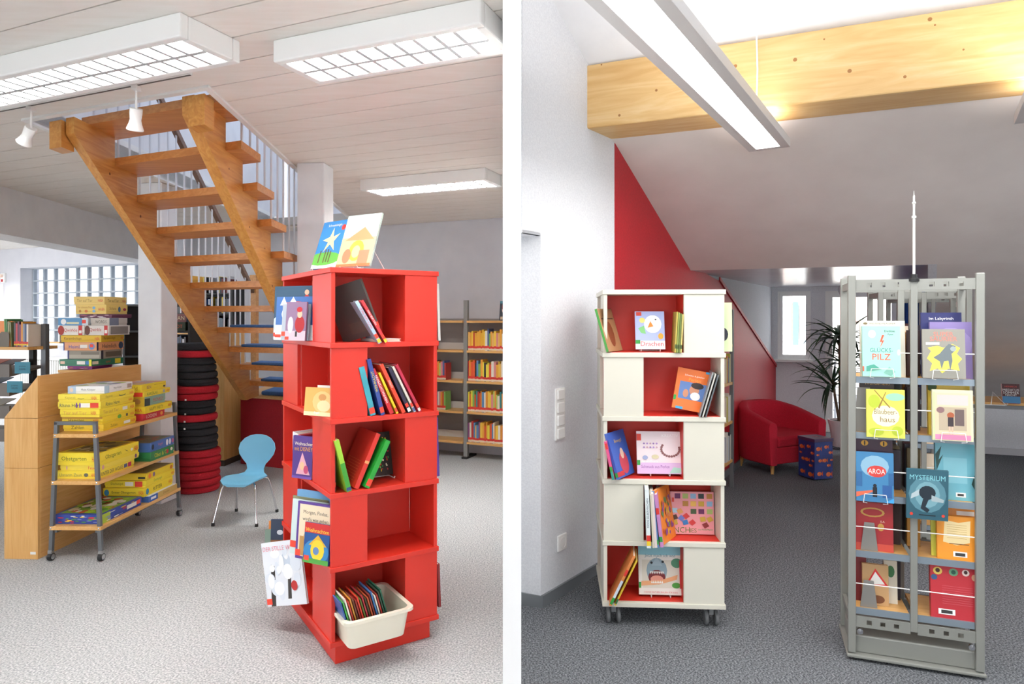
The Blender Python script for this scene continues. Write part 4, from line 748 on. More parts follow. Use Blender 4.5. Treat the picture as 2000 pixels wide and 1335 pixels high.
BCOL = ['e9a53a', 'f0c84a', 'd9572e', 'e8e0cc', '5a8ab8', 'c8442f', '7fae5a', 'e6d84a', '3f8a8a', 'd88a8a', '8a4a7a', 'f0e8dc', 'e0953a', 'b93a34', '4a5a8a', 'e8b86a', '2f2a2c', 'b8d06a']
R6 = random.Random(21); pbm = {}; bandm = mat('d8352e', .5); ybm = mat('e8d8c0', .5)
def paperback(x, z_, t, h, col, d, lab):
    if col not in pbm:
        m = MB(); m.box(0, .02, 0, 1, 1, 1)
        for z0_, z1_, mi in ((0, .02, 0), (.02, .12, 1), (.12, .24, 2), (.24, 1, 0)): m.add([(0, 0, z0_), (1, 0, z0_), (1, 0, z1_), (0, 0, z1_), (0, .02, z0_), (1, .02, z0_), (1, .02, z1_), (0, .02, z1_)], [(0, 1, 2, 3), (0, 3, 7, 4), (1, 5, 6, 2)], mi)
        m.add([(0, 0, 1), (1, 0, 1), (1, .02, 1), (0, .02, 1)], [(0, 1, 2, 3)])
        o = m.o('paperback', [mat(col, .45), ybm, bandm]); pbm[col] = o
    else: o = pbm[col].copy(); COL.objects.link(o)
    o.matrix_world = MBk @ T(x, .0, z_ + .0006) @ Matrix.Diagonal((t, d, h, 1)); tag(o, lab, 'book', 'paperbacks on the far wall shelf')
rown = ['lowest', 'second lowest', 'middle', 'second highest']
for r_, z_ in enumerate(SHELFZ[:4]):
    x = .03; kb = 0
    while x < .468:
        t = R6.choice([.013, .016, .02, .024]); h = R6.uniform(.17, .225); col = R6.choice(BCOL[:3] + BCOL)
        if r_ == 3 and .1 < x < .2: col = R6.choice(['e9b53a', 'e8a93a'])
        paperback(x, z_, t, h, col, .12, '%s paperback, %s right of the far shelf post in the %s row' % (hue(col), nth(kb), rown[r_])); kb += 1; x += t + .0012
    x = -.47; kb = 0
    while r_ in (1, 2) and x < -.24:
        t = R6.choice([.016, .02, .024]); col = R6.choice(BCOL); paperback(x, z_, t, R6.uniform(.17, .2), col, .12, '%s paperback, %s in the short %s row left of the far post' % (hue(col), nth(kb), rown[r_])); kb += 1; x += t + .0012
for k in range(3): paperback(-.47 + .03 * k, SHELFZ[3], .026, .19, ['d8402e', 'f0e6e0', 'd8402e'][k], .12, '%s book at the left end of the second highest far shelf' % ['first red', 'white', 'last red'][k])
book('dark picture book with a face, standing on top of the far wall shelf', .13, .2, .012, '3a3f4a', MBk @ facing(.40, .1, SHELFZ[4] + .001, 0, 8), [('e', .5, .55, .3, .22, 'e8c8b4'), ('e', .5, .7, .34, .2, '8a2f2a'), ('r', 0, .88, 1, 1, '3f7f95'), ('r', .1, .05, .9, .2, 'c8b8a0')])
# ================================================================== right room (attic)
Q0 = Vector((.6256, 3.967, 0)); R2 = Vector((.531, .847, 0)); R1 = Vector((.935, -.355, 0))
def q(s, t, z): p = Q0 + R2 * s + R1 * t; p.z = z; return p
WL0 = Vector((.1435, 3.33, 0)); WLd = Vector((.603, .798, 0)); WLn = Vector((-.798, .603, 0))
def wl(t, z, off=0.): p = WL0 + WLd * t + WLn * off; p.z = z; return p           # left wall, t metres from the recess edge
tE = .798                                                                       # where the red wall starts
m = MB(); m.prism([wl(-.0, 0), wl(tE, 0), wl(tE, 3.9), wl(-.0, 3.9)], WLn * .02); m.prism([wl(-.155, 1.86), wl(0, 1.86), wl(0, 3.9), wl(-.155, 3.9)], WLn * .02)
m.prism([wl(0, 0), wl(0, 1.88), wl(0, 1.88) + Vector((-.105, .05, 0)), wl(0, 0) + Vector((-.105, .05, 0))], (.0, .02, 0))
struct(m.o('wall_left', WALL_R))
m = MB(); m.prism([wl(0, 1.86), wl(-.155, 1.86), wl(-.155, 1.86) + Vector((-.0, .2, 0)), wl(0, 1.86) + Vector((-.1, .07, 0))], (0, 0, .015)); struct(m.o('trim_recess_lintel', WALL_R))
BASEB = mat('85898d', .35, .3, 'grey_skirting')
m = MB(); m.prism([wl(-.0, 0, -.012), wl(tE, 0, -.012), wl(tE, .06, -.012), wl(0, .06, -.012)], WLn * .012); m.prism([wl(0, 0, -.012), wl(0, .06, -.012), wl(0, .06) + Vector((-.105, .036, 0)), wl(0, 0) + Vector((-.105, .036, 0))], (.0, .012, 0)); struct(m.o('baseboard_left', BASEB))
# red wall under the roof line and the white dormer cheek above it
RNn = Vector((-.847, .531, 0))
m = MB(); m.prism([q(0, 0, 0), q(4.85, 0, 0), q(4.85, 0, .85), q(2.27, 0, 1.776), q(1.47, 0, 1.86), q(-.03, 0, 2.56), q(-.03, 0, 0)][1:], RNn * .05); struct(m.o('wall_red', REDWALL))
m = MB(); m.prism([q(1.4, 0, 0) + RNn * .05, q(4.95, 0, 0) + RNn * .05, q(4.95, 0, 1.9) + RNn * .05, q(1.4, 0, 1.9) + RNn * .05], RNn * .04); struct(m.o('wall_dormer_cheek', WALL_R))
m = MB(); m.prism([q(2.27, 0, 1.776), q(4.85, 0, .85), q(4.85, 0, .885), q(2.27, 0, 1.811)], RNn * .05 - RNn * .062); struct(m.o('trim_red_edge', REDWALL))
m = MB(); m.prism([q(.0, -.0, 0), q(4.85, 0, 0), q(4.85, 0, .06), q(.0, 0, .06)], -RNn * .012); struct(m.o('baseboard_red', BASEB))
# sloping ceiling with dormer
zs_ = lambda s: (2.47 - .45 * s) if s < 1.46 else 1.8175 - .385 * (s - 1.45)
def slope(s0, s1, t0, t1, z0, z1): mm = MB(); mm.prism([q(s0, t0, z0), q(s0, t1, z0), q(s1, t1, z1), q(s1, t0, z1)], (0, 0, .12)); return mm
sc = MB()
for s0, s1, t0, t1 in ((-.13, 1.45, -.02, 5.5), (1.45, 4.6, 1.6, 5.5)):
    sc.prism([q(s0, t0, zs_(s0)), q(s0, t1, zs_(s0)), q(s1, t1, zs_(s1)), q(s1, t0, zs_(s1))], (0, 0, .12))
SM = struct(sc.o('ceiling_slope', SLOPE))
GL = nmat('satin_soffit', [(.3, 'd9d9de'), (.7, 'e2e2e6')], 3, rough=.22)
m = MB(); m.prism([q(1.46, -.1, 1.82), q(1.46, 1.64, 1.82), q(4.95, 1.64, 1.82), q(4.95, -.1, 1.82)], (0, 0, .05)); struct(m.o('ceiling_dormer', GL))
m = MB(); m.prism([q(1.44, 1.6, 1.82), q(4.95, 1.6, 1.82), q(4.95, 1.6, 0), q(4.6, 1.6, 0), q(4.6, 1.6, .59)], -R1 * .0 + Vector((.05, -.02, 0))); struct(m.o('wall_dormer_right', WALL_R))
m = MB(); m.prism([q(4.6, 1.6, 0), q(4.6, 5.5, 0), q(4.6, 5.5, .66), q(4.6, 1.6, .66)], R2 * .06); struct(m.o('wall_knee', WALL_R))
m = MB(); m.prism([q(4.52, 1.6, .585), q(4.52, 5.5, .585), q(4.6, 5.5, .585), q(4.6, 1.6, .585)], (0, 0, .03)); struct(m.o('trim_ledge', WHITE))
m = MB(); m.prism([q(4.585, 1.6, 0), q(4.585, 5.5, 0), q(4.585, 5.5, .07), q(4.585, 1.6, .07)], R2 * .015); struct(m.o('baseboard_knee', mat('c6c6ca', .5)))
# upper roof rising towards the viewer, flat ceiling above
m = MB(); m.prism([q(-.30, -1.2, 2.84), q(-.30, 5.5, 2.84), q(-1.75, 5.5, 3.75), q(-1.75, -1.2, 3.75)], (0, 0, .1)); struct(m.o('ceiling_upper_slope', WALL))
m = MB(); m.prism([(.026, -2.5, 3.75), (7.5, -2.5, 3.75), (7.5, 3.2, 3.75), (.026, 3.2, 3.75)], (0, 0, .1)); struct(m.o('ceiling_flat', WALL))
m = MB(); m.box(7.4, -2.5, 0, 7.5, 1.0, 3.9); m.box(7.4, 5.0, 0, 7.5, 6.5, 3.9); m.box(7.4, 1.0, 0, 7.5, 5.0, .6); m.box(7.4, 1.0, 2.4, 7.5, 5.0, 3.9); struct(m.o('wall_right', WALL_R))  # unseen window opening, added to light the slope and desk side
# timber beam
beam = thing('timber_beam', 'thick pale spruce beam crossing under the attic roof', 'beam', T(.40, 3.70, 0) @ RZ(math.degrees(math.atan2(-.773, 1.827))))
Box(0, 0, 2.5, 6.0, .28, 2.85).o('timber', BEAM_X, beam, bevel=.008)
for k, (x, z) in enumerate([(.1, 2.84), (.62, 2.62), (1.08, 2.72), (1.21, 2.8), (.2, 2.55), (1.65, 2.82), (1.67, 2.79), (1.55, 2.57), (.8, 2.73), (1.78, 2.66), (.4, 2.66), (1.32, 2.63)]):
    MB().lathe([(.001, .0), (.003 + .0025 * (k % 3), .0), (.005 + .0025 * (k % 3), .0015)], 10, (x, -.0012, z), 0, RX(-90)).o('knot', KNOT, beam)
# dormer window wall with window and glass door
S0 = 4.86
ww = MB()
def wq(mb, t0, t1, z0, z1, s0=S0, s1=S0 + .2): mb.prism([q(s0, t0, z0), q(s0, t1, z0), q(s1, t1, z0), q(s1, t0, z0)], (0, 0, z1 - z0))
TW0, TW1, ZW0, ZW1 = .02, .385, .95, 1.765; TD0, TD1, ZD0, ZD1 = .545, 1.31, .10, 1.765
wq(ww, -.2, TW0, 0, 1.9); wq(ww, TW0, TW1, 0, ZW0); wq(ww, TW0, TW1, ZW1, 1.9); wq(ww, TW1, TD0, 0, 1.9); wq(ww, TD0, TD1, 0, ZD0); wq(ww, TD0, TD1, ZD1, 1.9); wq(ww, TD1, 1.75, 0, 1.9)
struct(ww.o('wall_window', WALL_R))
PANE = glass('window_glass')
def frame(name, t0, t1, z0, z1, f, sash):
    mm = MB(); so, si = S0 - .012, S0 + .05
    for a_, b_, c_, d_ in ((t0, t0 + f, z0, z1), (t1 - f, t1, z0, z1), (t0 + f, t1 - f, z0, z0 + f), (t0 + f, t1 - f, z1 - f, z1)): wq(mm, a_, b_, c_, d_, so, si)
    o = struct(mm.o(name, WHITE)); m2 = MB(); g = f + sash
    for a_, b_, c_, d_ in ((t0 + f, t0 + g, z0 + f, z1 - f), (t1 - g, t1 - f, z0 + f, z1 - f), (t0 + g, t1 - g, z0 + f, z0 + g), (t0 + g, t1 - g, z1 - g, z1 - f)): wq(m2, a_, b_, c_, d_, so + .012, si)
    m2.o('sash', WHITE, o); m3 = MB(); wq(m3, t0 + g, t1 - g, z0 + g, z1 - g, S0 + .02, S0 + .026); m3.o('pane', PANE, o); return o
frame('window_2', TW0, TW1, ZW0, ZW1, .022, .032)
m = MB(); wq(m, TW0 - .03, TW1 + .03, ZW0 - .03, ZW0, S0 - .09, S0 + .02); struct(m.o('trim_sill', WHITE))
d_ = frame('door_1', TD0, TD1, ZD0, ZD1, .025, .05)
m = MB(); wq(m, TD0 + .035, TD0 + .055, .85, .97, S0 - .03, S0 - .012); m.o('door_handle', CHROME, d_)
m = MB(); wq(m, .42, 1.58, 0, .10, S0 - .55, S0); struct(m.o('trim_step', CARPET_R))
m = MB(); wq(m, .385, .545, .10, .16, S0 - .012, S0); struct(m.o('baseboard_window', mat('4a4f55', .5)))
# balcony railing and the house across the street
rl = thing('balcony_railing', 'grey balcony railing outside the glass door', 'railing', T(q(S0 + .9, .9, 0)))
rlo = q(S0 + .9, .9, 0)
for k in range(7): a_ = q(S0 + .9, .45, .25 + .1 * k) - rlo; b_ = q(S0 + .9, 1.9, .25 + .1 * k) - rlo; MB().tube([a_, b_], .008, 6).o('bar', mat('8a8d92', .4, .3), rl)
for t_ in (.55, 1.1, 1.7): MB().tube([q(S0 + .9, t_, 0) - rlo, q(S0 + .9, t_, .9) - rlo], .014, 6).o('post', mat('8a8d92', .4, .3), rl)
struct(MB().add([q(S0 + .2, -5, -.02), q(S0 + .2, 12, -.02), q(S0 + 14, 14, -.02), q(S0 + 14, -7, -.02)], [(0, 1, 2, 3)]).o('ground_street', mat('c9c9c6', .9)))
ho = thing('house', 'pale house with a pink brick front and teal shutters across the street', 'house', T(q(12.2, .2, 0))); hoo = q(12.2, .2, 0)
def hq(name, t0, t1, z0, z1, s0, s1, mt, par=None): mm = MB(); mm.prism([q(s0, t0, z0) - hoo, q(s0, t1, z0) - hoo, q(s1, t1, z0) - hoo, q(s1, t0, z0) - hoo], (0, 0, z1 - z0)); return mm.o(name, mt, par or ho)
hq('wall', -4, 6, -.02, 3.6, 12.2, 12.4, mat('e9e4df', .9)); pk = nmat('pink_brick', [(.3, 'c99a90'), (.7, 'd8aca0')], 14, (1, 1, 3), rough=.9)
def brick_patch(t0, t1, z0, z1):
    o = hq('brick_front', t0, t1, z0, z1, 12.12, 12.2, pk); z_ = z0; k = 0; pb = None
    return o
brick_patch(-1.3, -.97, .95, 1.78); brick_patch(-.1, .3, 1.3, 1.9); brick_patch(1.35, 1.95, .95, 1.85)
for t0 in (-.84, 2.1):
    w_ = hq('window', t0, t0 + .5, .85, 1.8, 12.14, 12.2, WHITE); hq('pane', t0 + .05, t0 + .23, .9, 1.75, 12.12, 12.14, mat('9fb0bd', .1), w_); hq('pane', t0 + .27, t0 + .45, .9, 1.75, 12.12, 12.14, mat('9fb0bd', .1), w_)
    for k in range(4): hq('glazing_bar', t0 + .05, t0 + .45, 1.05 + .2 * k, 1.065 + .2 * k, 12.11, 12.12, WHITE, w_)
    sh_ = hq('shutter', t0 - .13, t0 - .02, .85, 1.8, 12.08, 12.12, mat('5f8f94', .6)); hq('shutter', t0 + .52, t0 + .63, .85, 1.8, 12.08, 12.12, mat('5f8f94', .6))
hq('roof', -4.2, 6.2, 3.6, 3.9, 11.8, 12.6, mat('a8746a', .8))
# blue curtain beside the glass door
m = MB(); pts = []
for k in range(25): pts.append(q(S0 - .08 - .022 * (1 + math.sin(k * 1.3)), 1.33 + .010 * k, 0))
vs = [Vector((p.x, p.y, z_)) for z_ in (.14, 1.78) for p in pts] ; n_ = len(pts)
vs += [v + R2 * .006 for v in vs]
fs = [(i, i + 1, n_ + i + 1, n_ + i) for i in range(n_ - 1)] + [(2 * n_ + i + 1, 2 * n_ + i, 3 * n_ + i, 3 * n_ + i + 1) for i in range(n_ - 1)] + [(i + 1, i, 2 * n_ + i, 2 * n_ + i + 1) for i in range(n_ - 1)] + [(n_ + i, n_ + i + 1, 3 * n_ + i + 1, 3 * n_ + i) for i in range(n_ - 1)]
m.add(vs, fs); tag(m.o('curtain', mat('2f5fae', .8), smooth=True), 'blue curtain hanging at the right of the glass door', 'curtain')
# switches and socket on the left wall
WM = Matrix(((WLd.x, WLn.x, 0, 0), (WLd.y, WLn.y, 0, 0), (0, 0, 1, 0), (0, 0, 0, 1)))
def onwall(u):                                                  # distance along the left wall seen at column u
    k = (u - 1000) / 1300; return (k * WL0.y - WL0.x) / (WLd.x - k * WLd.y)
tS = onwall(1092); zS = lambda v, t: EYE + (VH - v) / FPX * wl(t, 0).y
sw = thing('switch_panel', 'white panel of four light switches on the wall beside the recess', 'light switch', T(wl(tS, 0)) @ WM)
za, zb_ = zS(858, tS), zS(757, tS)
Box(-.045, -.01, za, .045, 0, zb_).o('frame', WHITE, sw, bevel=.004)
for k in range(4): h_ = (zb_ - za) / 4; Box(-.032, -.017, za + k * h_ + .007, .032, -.008, za + (k + 1) * h_ - .007).o('rocker', WHITE, sw, bevel=.004)
tK = onwall(1096); so_ = thing('wall_socket', 'white wall socket low on the wall beside the recess', 'socket', T(wl(tK, zS(1058, tK))) @ WM)
Box(-.042, -.01, -.042, .042, 0, .042).o('frame', WHITE, so_, bevel=.004); MB().lathe([(.03, .012), (.028, .013), (.024, .004), (.001, .004)], 20, (0, 0, 0), 0, RX(90)).o('insert', WHITE, so_)
for s_ in (-1, 1): MB().lathe([(.001, .0055), (.003, .0055), (.003, .005)], 8, (s_ * .009, 0, 0), 0, RX(90)).o('pin_hole', BLACKP, so_)
# ------------------------------------------------------------------ pendant lamps
PEND = emis('pendant_diffuser', 'ffffff', 6.0)
def pendant(label, end, length, watts):
    """end: far end of the lamp's underside, running along R2 towards the viewer"""
    MX = T(end) @ Matrix(((-R2.x, .847, 0, 0), (-R2.y, -.531, 0, 0), (0, 0, 1, 0), (0, 0, 0, 1)))      # x along the lamp, y across
    r = thing('pendant_lamp', label, 'pendant lamp', MX, 'slim pendant lamps'); w = .105; h = .045
    mm = MB(); mm.box(0, -w, 0, length, -w + .045, h); mm.box(0, w - .045, 0, length, w, h); mm.box(0, -w + .045, 0, .04, w - .045, h); mm.box(length - .04, -w + .045, 0, length, w - .045, h); mm.o('housing', mat('d9d7d6', .4, .1), r, bevel=.002)
    Box(.04, -w + .045, .012, length - .04, w - .045, .02).o('diffuser', PEND, r)
    for x in (.3, length - .3):
        MB().tube([(x - .05, 0, h), (x, 0, h + .09), (x + .05, 0, h)], .0018, 6).o('wire_bridle', WHITE, r); MB().tube([(x, 0, h + .09), (x, 0, 3.74 - end.z - (.75 if x < 1 else 0))], .0015, 6).o('suspension_wire', WHITE, r)
    MB().tube([(.42, .02, h), (.40, .022, .3), (.43, .02, .6), (.42, .02, .66)], .004, 6).o('power_cable', WHITE, r)
    for dz, e_, sgn in ((.010, watts, 0), (h + .05, watts * .22, 180)):
        L = bpy.data.objects.new('lamp_light', bpy.data.lights.new('lamp_light', 'AREA')); COL.objects.link(L); L.parent = r; L.data.shape = 'RECTANGLE'; L.data.size = length - .1; L.data.size_y = .11; L.data.energy = e_; L.data.color = (1, .985, .96); L.location = (length / 2, 0, dz); L.rotation_euler = (math.radians(sgn), 0, 0)
    return r
pendant('slim white pendant lamp hanging below the timber beam', at(1503, 292, (2.35 - EYE) * FPX / (VH - 292)), 2.4, 14)
pendant('slim white pendant lamp whose end just shows at the right edge', at(2036, 236, (2.35 - EYE) * FPX / (VH - 236)), 2.2, 30)
pl = thing('paper_lantern', 'small round white lantern hanging below the dormer ceiling', 'lantern', T(at(1652, 566, 7.0)))
_L = bpy.data.objects.new('bulb_light', bpy.data.lights.new('bulb_light', 'POINT')); COL.objects.link(_L); _L.parent = pl; _L.data.energy = 14; _L.data.shadow_soft_size = .078; _L.data.color = (1, .97, .95)  # point light added inside the globe to brighten the dormer
MB().lathe([(.075 * math.sin(PI * k / 12) + .0005, -.075 * math.cos(PI * k / 12)) for k in range(13)], 18).o('globe', mat('e4e4ea', .6), pl, smooth=True); MB().tube([(0, 0, .07), (0, 0, 1.82 - at(1652, 566, 7.0).z)], .002, 6).o('cord', WHITE, pl)

# ------------------------------------------------------------------ white book tower on casters
MWt = T(.431, 3.13, 0) @ RZ(-3.6); WZS = [.116, .403, .692, .987, 1.286, 1.581]; WW, WD = .558, .46
wt = tower('book_tower', 'cream white book tower with red lined compartments on casters', 'bookcase', MWt, WW, WD, .372, .2, WZS, CREAM, RED_IN)
for zz in WZS[:-1]: Box(.016, .016, zz, WW - .016, WD - .016, zz + .0012).o('red_lining', RED_IN, wt)
WHEEL = mat('6f7173', .5)
for cx, cy in ((.05, .05), (WW - .05, .05), (.05, WD - .05), (WW - .05, WD - .05)):
    cs = Box(cx - .012, cy - .014, .05, cx + .012, cy + .014, .094).o('caster', mat('8a8c8e', .4, .3), wt, bevel=.004)
    for s_ in (-1, 1): MB().lathe([(.001, -.009), (.03, -.009), (.036, -.004), (.036, .004), (.03, .009), (.001, .009)], 18, (cx + s_ * .024, cy, .036), 0, RY(90)).o('wheel', WHEEL, cs, smooth='auto')
def onw(x, y, z_, yaw=0, lean=0, roll=0): return MWt @ facing(x, y, z_, yaw, lean, roll)
L1, L2, L3, L4, L5 = [zz + .0015 for zz in (WZS[4], WZS[3], WZS[2], WZS[1], WZS[0])]
GRN = '2f9a3f'
# tier 1
book('brown craft book with a green spine at the left of the white tower\'s top tier', .17, .21, .012, 'b58a62', onw(.062, .05, L1 + .004, 62, 17), [('e', .5, .4, .2, .3, '8a4a2e'), ('r', .1, .75, .9, .78, '6a4a36')], [('r', 0, 0, 1, 1, '4a9a45')])
book('blue kite book reading Drachen on a wire stand in the white tower\'s top tier', .14, .185, .01, 'aab8e6', onw(.228, .07, L1 + .012, 0, 12), [('r', 0, 0, 1, .22, 'f2f2f6'), ('e', .6, .66, .3, .24, 'eef0f2'), ('p', [(.42, .56), (.52, .74), (.62, .6)], 'e88a2e'), ('p', [(.1, .55), (.3, .62), (.36, .4), (.2, .42)], '7fc47a'), ('e', .24, .76, .1, .07, 'e8d87a'), ('e', .86, .34, .09, .08, 'e8a83a'), ('e', .7, .78, .03, .02, '333333'), ('r', .04, .88, .22, .98, 'd8402e'), ('t', 'Drachen', .56, .14, .12, 'd8404a', .78), ('r', 0, .14, .16, .24, GRN)])
def tiny_stand(label, M): s = MB(); s.tube([(-.045, -.012, .014), (-.045, -.008, .003), (-.045, .07, .003), (.045, .07, .003), (.045, -.008, .003), (.045, -.012, .014)], .002, 6); return tag(s.o('book_stand', WHITE, None, M), label, 'book stand')
tiny_stand('white wire stand under the kite book in the white tower', onw(.228, .072, L1))
for k in range(4): book('%s of four thin olive books at the right of the white tower\'s top tier' % ['leftmost', 'second', 'third', 'rightmost'][k], .16, .19 - .004 * k, .007, ['b9a84a', '8a9a4a', '6a7a3a', 'c8b86a'][k], onw(.338 + .0088 * k, .06, L1, 86, -3), None, [('r', 0, .1, 1, .2, '4a5a2a')])
# tier 2
book('orange craft book reading Perlen leaning in the white tower\'s second tier', .165, .195, .012, 'e8742e', onw(.405, .045, L2 + .022, 0, 9, 11), [('r', .12, .26, .9, .68, '5f7fb8'), ('e', .55, .5, .14, .13, 'c98a6a'), ('e', .62, .62, .18, .08, '2f2422'), ('e', .6, .36, .14, .1, 'f0eeea'), ('e', .32, .4, .08, .1, 'c98a6a'), ('t', 'Schneiden & gestalten', .5, .84, .05, 'f6efe2'), ('t', 'Perlen', .52, .75, .08, 'f2a53a'), ('r', .8, .95, 1, 1, '3fa0d0'), ('r', 0, .2, .07, .32, GRN), ('r', .1, .0, .3, .06, '3fa0d0')])
for k in range(3): book('grey spiral bound booklet, %s of three leaning beside the orange craft book' % ['left', 'middle', 'right'][k], .15, .215 - .006 * k, .006, ['8f9598', 'c8c6be', '5f666a'][k], onw(.455 + .014 * k, .06, L2 + .0, 82, -16))
# tier 3
book('pink and teal slim book leaning leftmost in the white tower\'s third tier', .17, .18, .012, 'e0568a', onw(.062, .04, L3 + .006, 80, 12), None, [('r', 0, 0, 1, .22, '2f9a8a'), ('r', 0, .22, 1, .34, GRN), ('r', 0, .8, 1, .95, 'd8352e')])
book('blue princess book with gold lettering leaning in the white tower\'s third tier', .17, .215, .014, '3f62b8', onw(.112, .03, L3 + .008, 58, 17), [('t', 'Bewegt!', .5, .78, .1, 'e0b84a'), ('e', .55, .3, .25, .25, 'c84a5a'), ('e', .55, .5, .1, .12, 'e8c8b0'), ('r', 0, .04, .4, .14, 'c83a3a')], [('r', 0, .04, 1, .14, GRN)])
book('wide pale jewellery book reading Schmuck aus Perlen on a stand in the white tower', .215, .2, .012, 'eedfe2', onw(.272, .06, L3 + .012, 0, 12), [('r', 0, 0, 1, .26, 'd9b9e0'), ('t', 'Grundkurs', .28, .3, .06, 'f6f2f4'), ('t', 'Schmuck aus Perlen', .4, .17, .07, '8a4aa0', .62), ('t', 'KREATIV', .74, .9, .07, 'fbf6f6', .4), ('r', 0, .78, .1, .94, 'd8402e'), ('r', 0, .2, .07, .32, GRN), ('p', [(.7, .02), (.95, .02), (.98, .14), (.8, .16)], 'a8d8c8')] + [('e', .74 + .2 * math.cos(a_), .58 + .17 * math.sin(a_), .028, .028, '8a5a5a') for a_ in [2.6 + .28 * k for k in range(15)]] + [('e', .16 + .07 * (k % 5), .62 + .09 * (k // 5), .022, .022, ['b08ac8', 'c8a0b0', '9a7ab8'][k % 3]) for k in range(10)] + [('e', .18, .38, .06, .05, '9aa4c8'), ('e', .4, .4, .08, .05, 'd8cfa8')])
tiny_stand('white wire stand under the jewellery book in the white tower', onw(.272, .062, L3))
# tier 4
for k, (col, t, h, lab, sp_) in enumerate([('dfe9ea', .018, .265, 'white tall book at the left', [('r', 0, .04, 1, .12, 'e8c82e'), ('r', 0, .12, 1, .22, 'd8352e'), ('t', 'MODE SELBERMACHEN', .5, .6, .5, '4a5a6a', .5, 90)]), ('cfc9b4', .008, .24, 'cream thin book second from the left', None), ('e0d2cf', .012, .245, 'pale pink book third from the left', None), ('5a7fb8', .008, .22, 'blue thin book', [('r', 0, .06, 1, .16, GRN)]), ('c88ac0', .014, .24, 'lilac book with a red label', [('r', 0, .1, 1, .2, GRN), ('r', 0, .62, 1, .74, 'd8352e')]), ('e8842e', .014, .25, 'orange book with a patterned cover', [('r', 0, .08, 1, .2, GRN), ('r', 0, .82, 1, 1, '3f8ac8')])]):
    book('%s in the row of the white tower\'s fourth tier' % lab, .18, h, t, col, onw(.215 + [0, .016, .03, .048, .068, .092][k], -.012 + .004 * k, L4 + .001, 90 - (12 if k > 2 else 6) - (18 if k == 5 else 0), [2, 3, 4, 6, 7, 9][k]), blobs(60, ['c8562e', '8a4a8a', 'e8c23a', '5a8a5a', 'd88a5a'], 40, .07) if k == 5 else None, sp_)
INCH = [('t', 'INCH', .24, .1, .13, '6a7a2a', .4), ('t', 'IES', .52, .09, .1, '6a7a2a', .2), ('t', 'aus Filz & Papier', .8, .11, .05, '2f9a3f', .34), ('r', .04, .76, .09, .86, 'd8402e'), ('r', 0, .18, .07, .3, GRN)]
R7 = random.Random(9)
for (x, y) in [(.17, .9), (.35, .9), (.53, .9), (.71, .9), (.9, .9), (.35, .72), (.53, .72), (.71, .72), (.9, .72), (.53, .54), (.71, .54), (.9, .54)]:
    INCH.append(('r', x - .065, y - .06, x + .065, y + .06, R7.choice(['c8a23a', 'c85a4a', 'b8823a', '5a4a3a', '2f3a3a', '8ab0d0', '2a3a5a', '6a2a5a', '4a5a3a', 'a8b86a', 'e8b85a'])))
for (x, y, a_) in [(.1, .56, 0), (.22, .54, 30), (.1, .4, 20), (.25, .38, 50), (.36, .43, 40), (.1, .28, 10), (.34, .28, 15), (.5, .28, 40), (.74, .36, 10), (.9, .36, 30), (.8, .22, 30)]:
    cs_, sn_ = math.cos(math.radians(a_)), math.sin(math.radians(a_)); INCH.append(('p', [(x + .06 * (dx * cs_ - dy * sn_), y + .055 * (dx * sn_ + dy * cs_)) for dx, dy in ((-1, -1), (1, -1), (1, 1), (-1, 1))], R7.choice(['6a7ac0', 'a8c8d8', 'c8a23a', '8a2f2f', '9a6ac0', 'd89a5a', 'c83a3a', '3a7ab8', '5a3a2a'])))
book('pink book with little patterned squares reading INCHIES in the white tower', .208, .2, .012, 'e79a9f', onw(.432, .1, L4 + .004, 0, 5), INCH)
# tier 5
book('orange book with a clear cover leaning in the white tower\'s bottom tier', .17, .26, .012, 'e08a4a', onw(.04, .03, L5 + .0, 84, -25), None, [('r', 0, .03, 1, .16, GRN), ('r', 0, .16, 1, .5, 'cfd8e2'), ('r', 0, .6, 1, .72, 'd8352e')])
book('yellow book leaning to the right beside the orange one in the bottom tier', .17, .235, .008, 'e6c23a', onw(.062, .04, L5 + .0, 84, -25), None, [('r', 0, .03, 1, .14, '2f6a3f'), ('t', 'STRICKEN', .5, .45, .6, '2a2a20', .4, 90)])
SHARK = [('r', .0, .82, 1, 1, '8ac4d2'), ('t', 'Jetzt mach ich was', .5, .8, .08, '5a8a9a', .9), ('r', .08, .14, .98, .72, 'd9d4c6'), ('e', .42, .5, .24, .26, '8fa6b2'), ('p', [(.3, .6), (.42, .78), (.55, .6)], '9fb4be'), ('e', .42, .36, .2, .15, '7a2326'), ('e', .42, .32, .15, .08, 'e89a86'), ('p', [(.06, .28), (.5, .3), (.9, .42), (.88, .32), (.5, .22), (.06, .18)], 'e8a878'), ('e', .3, .66, .03, .025, '1e2224'), ('e', .56, .68, .03, .025, '1e2224'), ('e', .88, .66, .13, .1, '4a8a6a'), ('e', .86, .2, .1, .06, '4a9a3a')] + [('p', [(.26 + .04 * k, .48), (.28 + .04 * k, .42), (.3 + .04 * k, .48)], 'f4f2ec') for k in range(8)] + [('p', [(.28 + .04 * k, .24), (.3 + .04 * k, .3), (.32 + .04 * k, .24)], 'f4f2ec') for k in range(7)] + [('t', 'COOLE SACHEN BAUEN FÜR KIDS', .5, .06, .04, 'd87a7a', .8), ('r', 0, .14, .05, .26, GRN), ('r', .94, .14, 1, .72, 'c8323a')]
book('craft book with a gaping shark on a stand in the white tower\'s bottom tier', .205, .222, .012, 'e9e5de', onw(.275, .06, L5 + .012, 0, 9), SHARK)
tiny_stand('white wire stand under the shark book in the white tower', onw(.275, .06, L5))
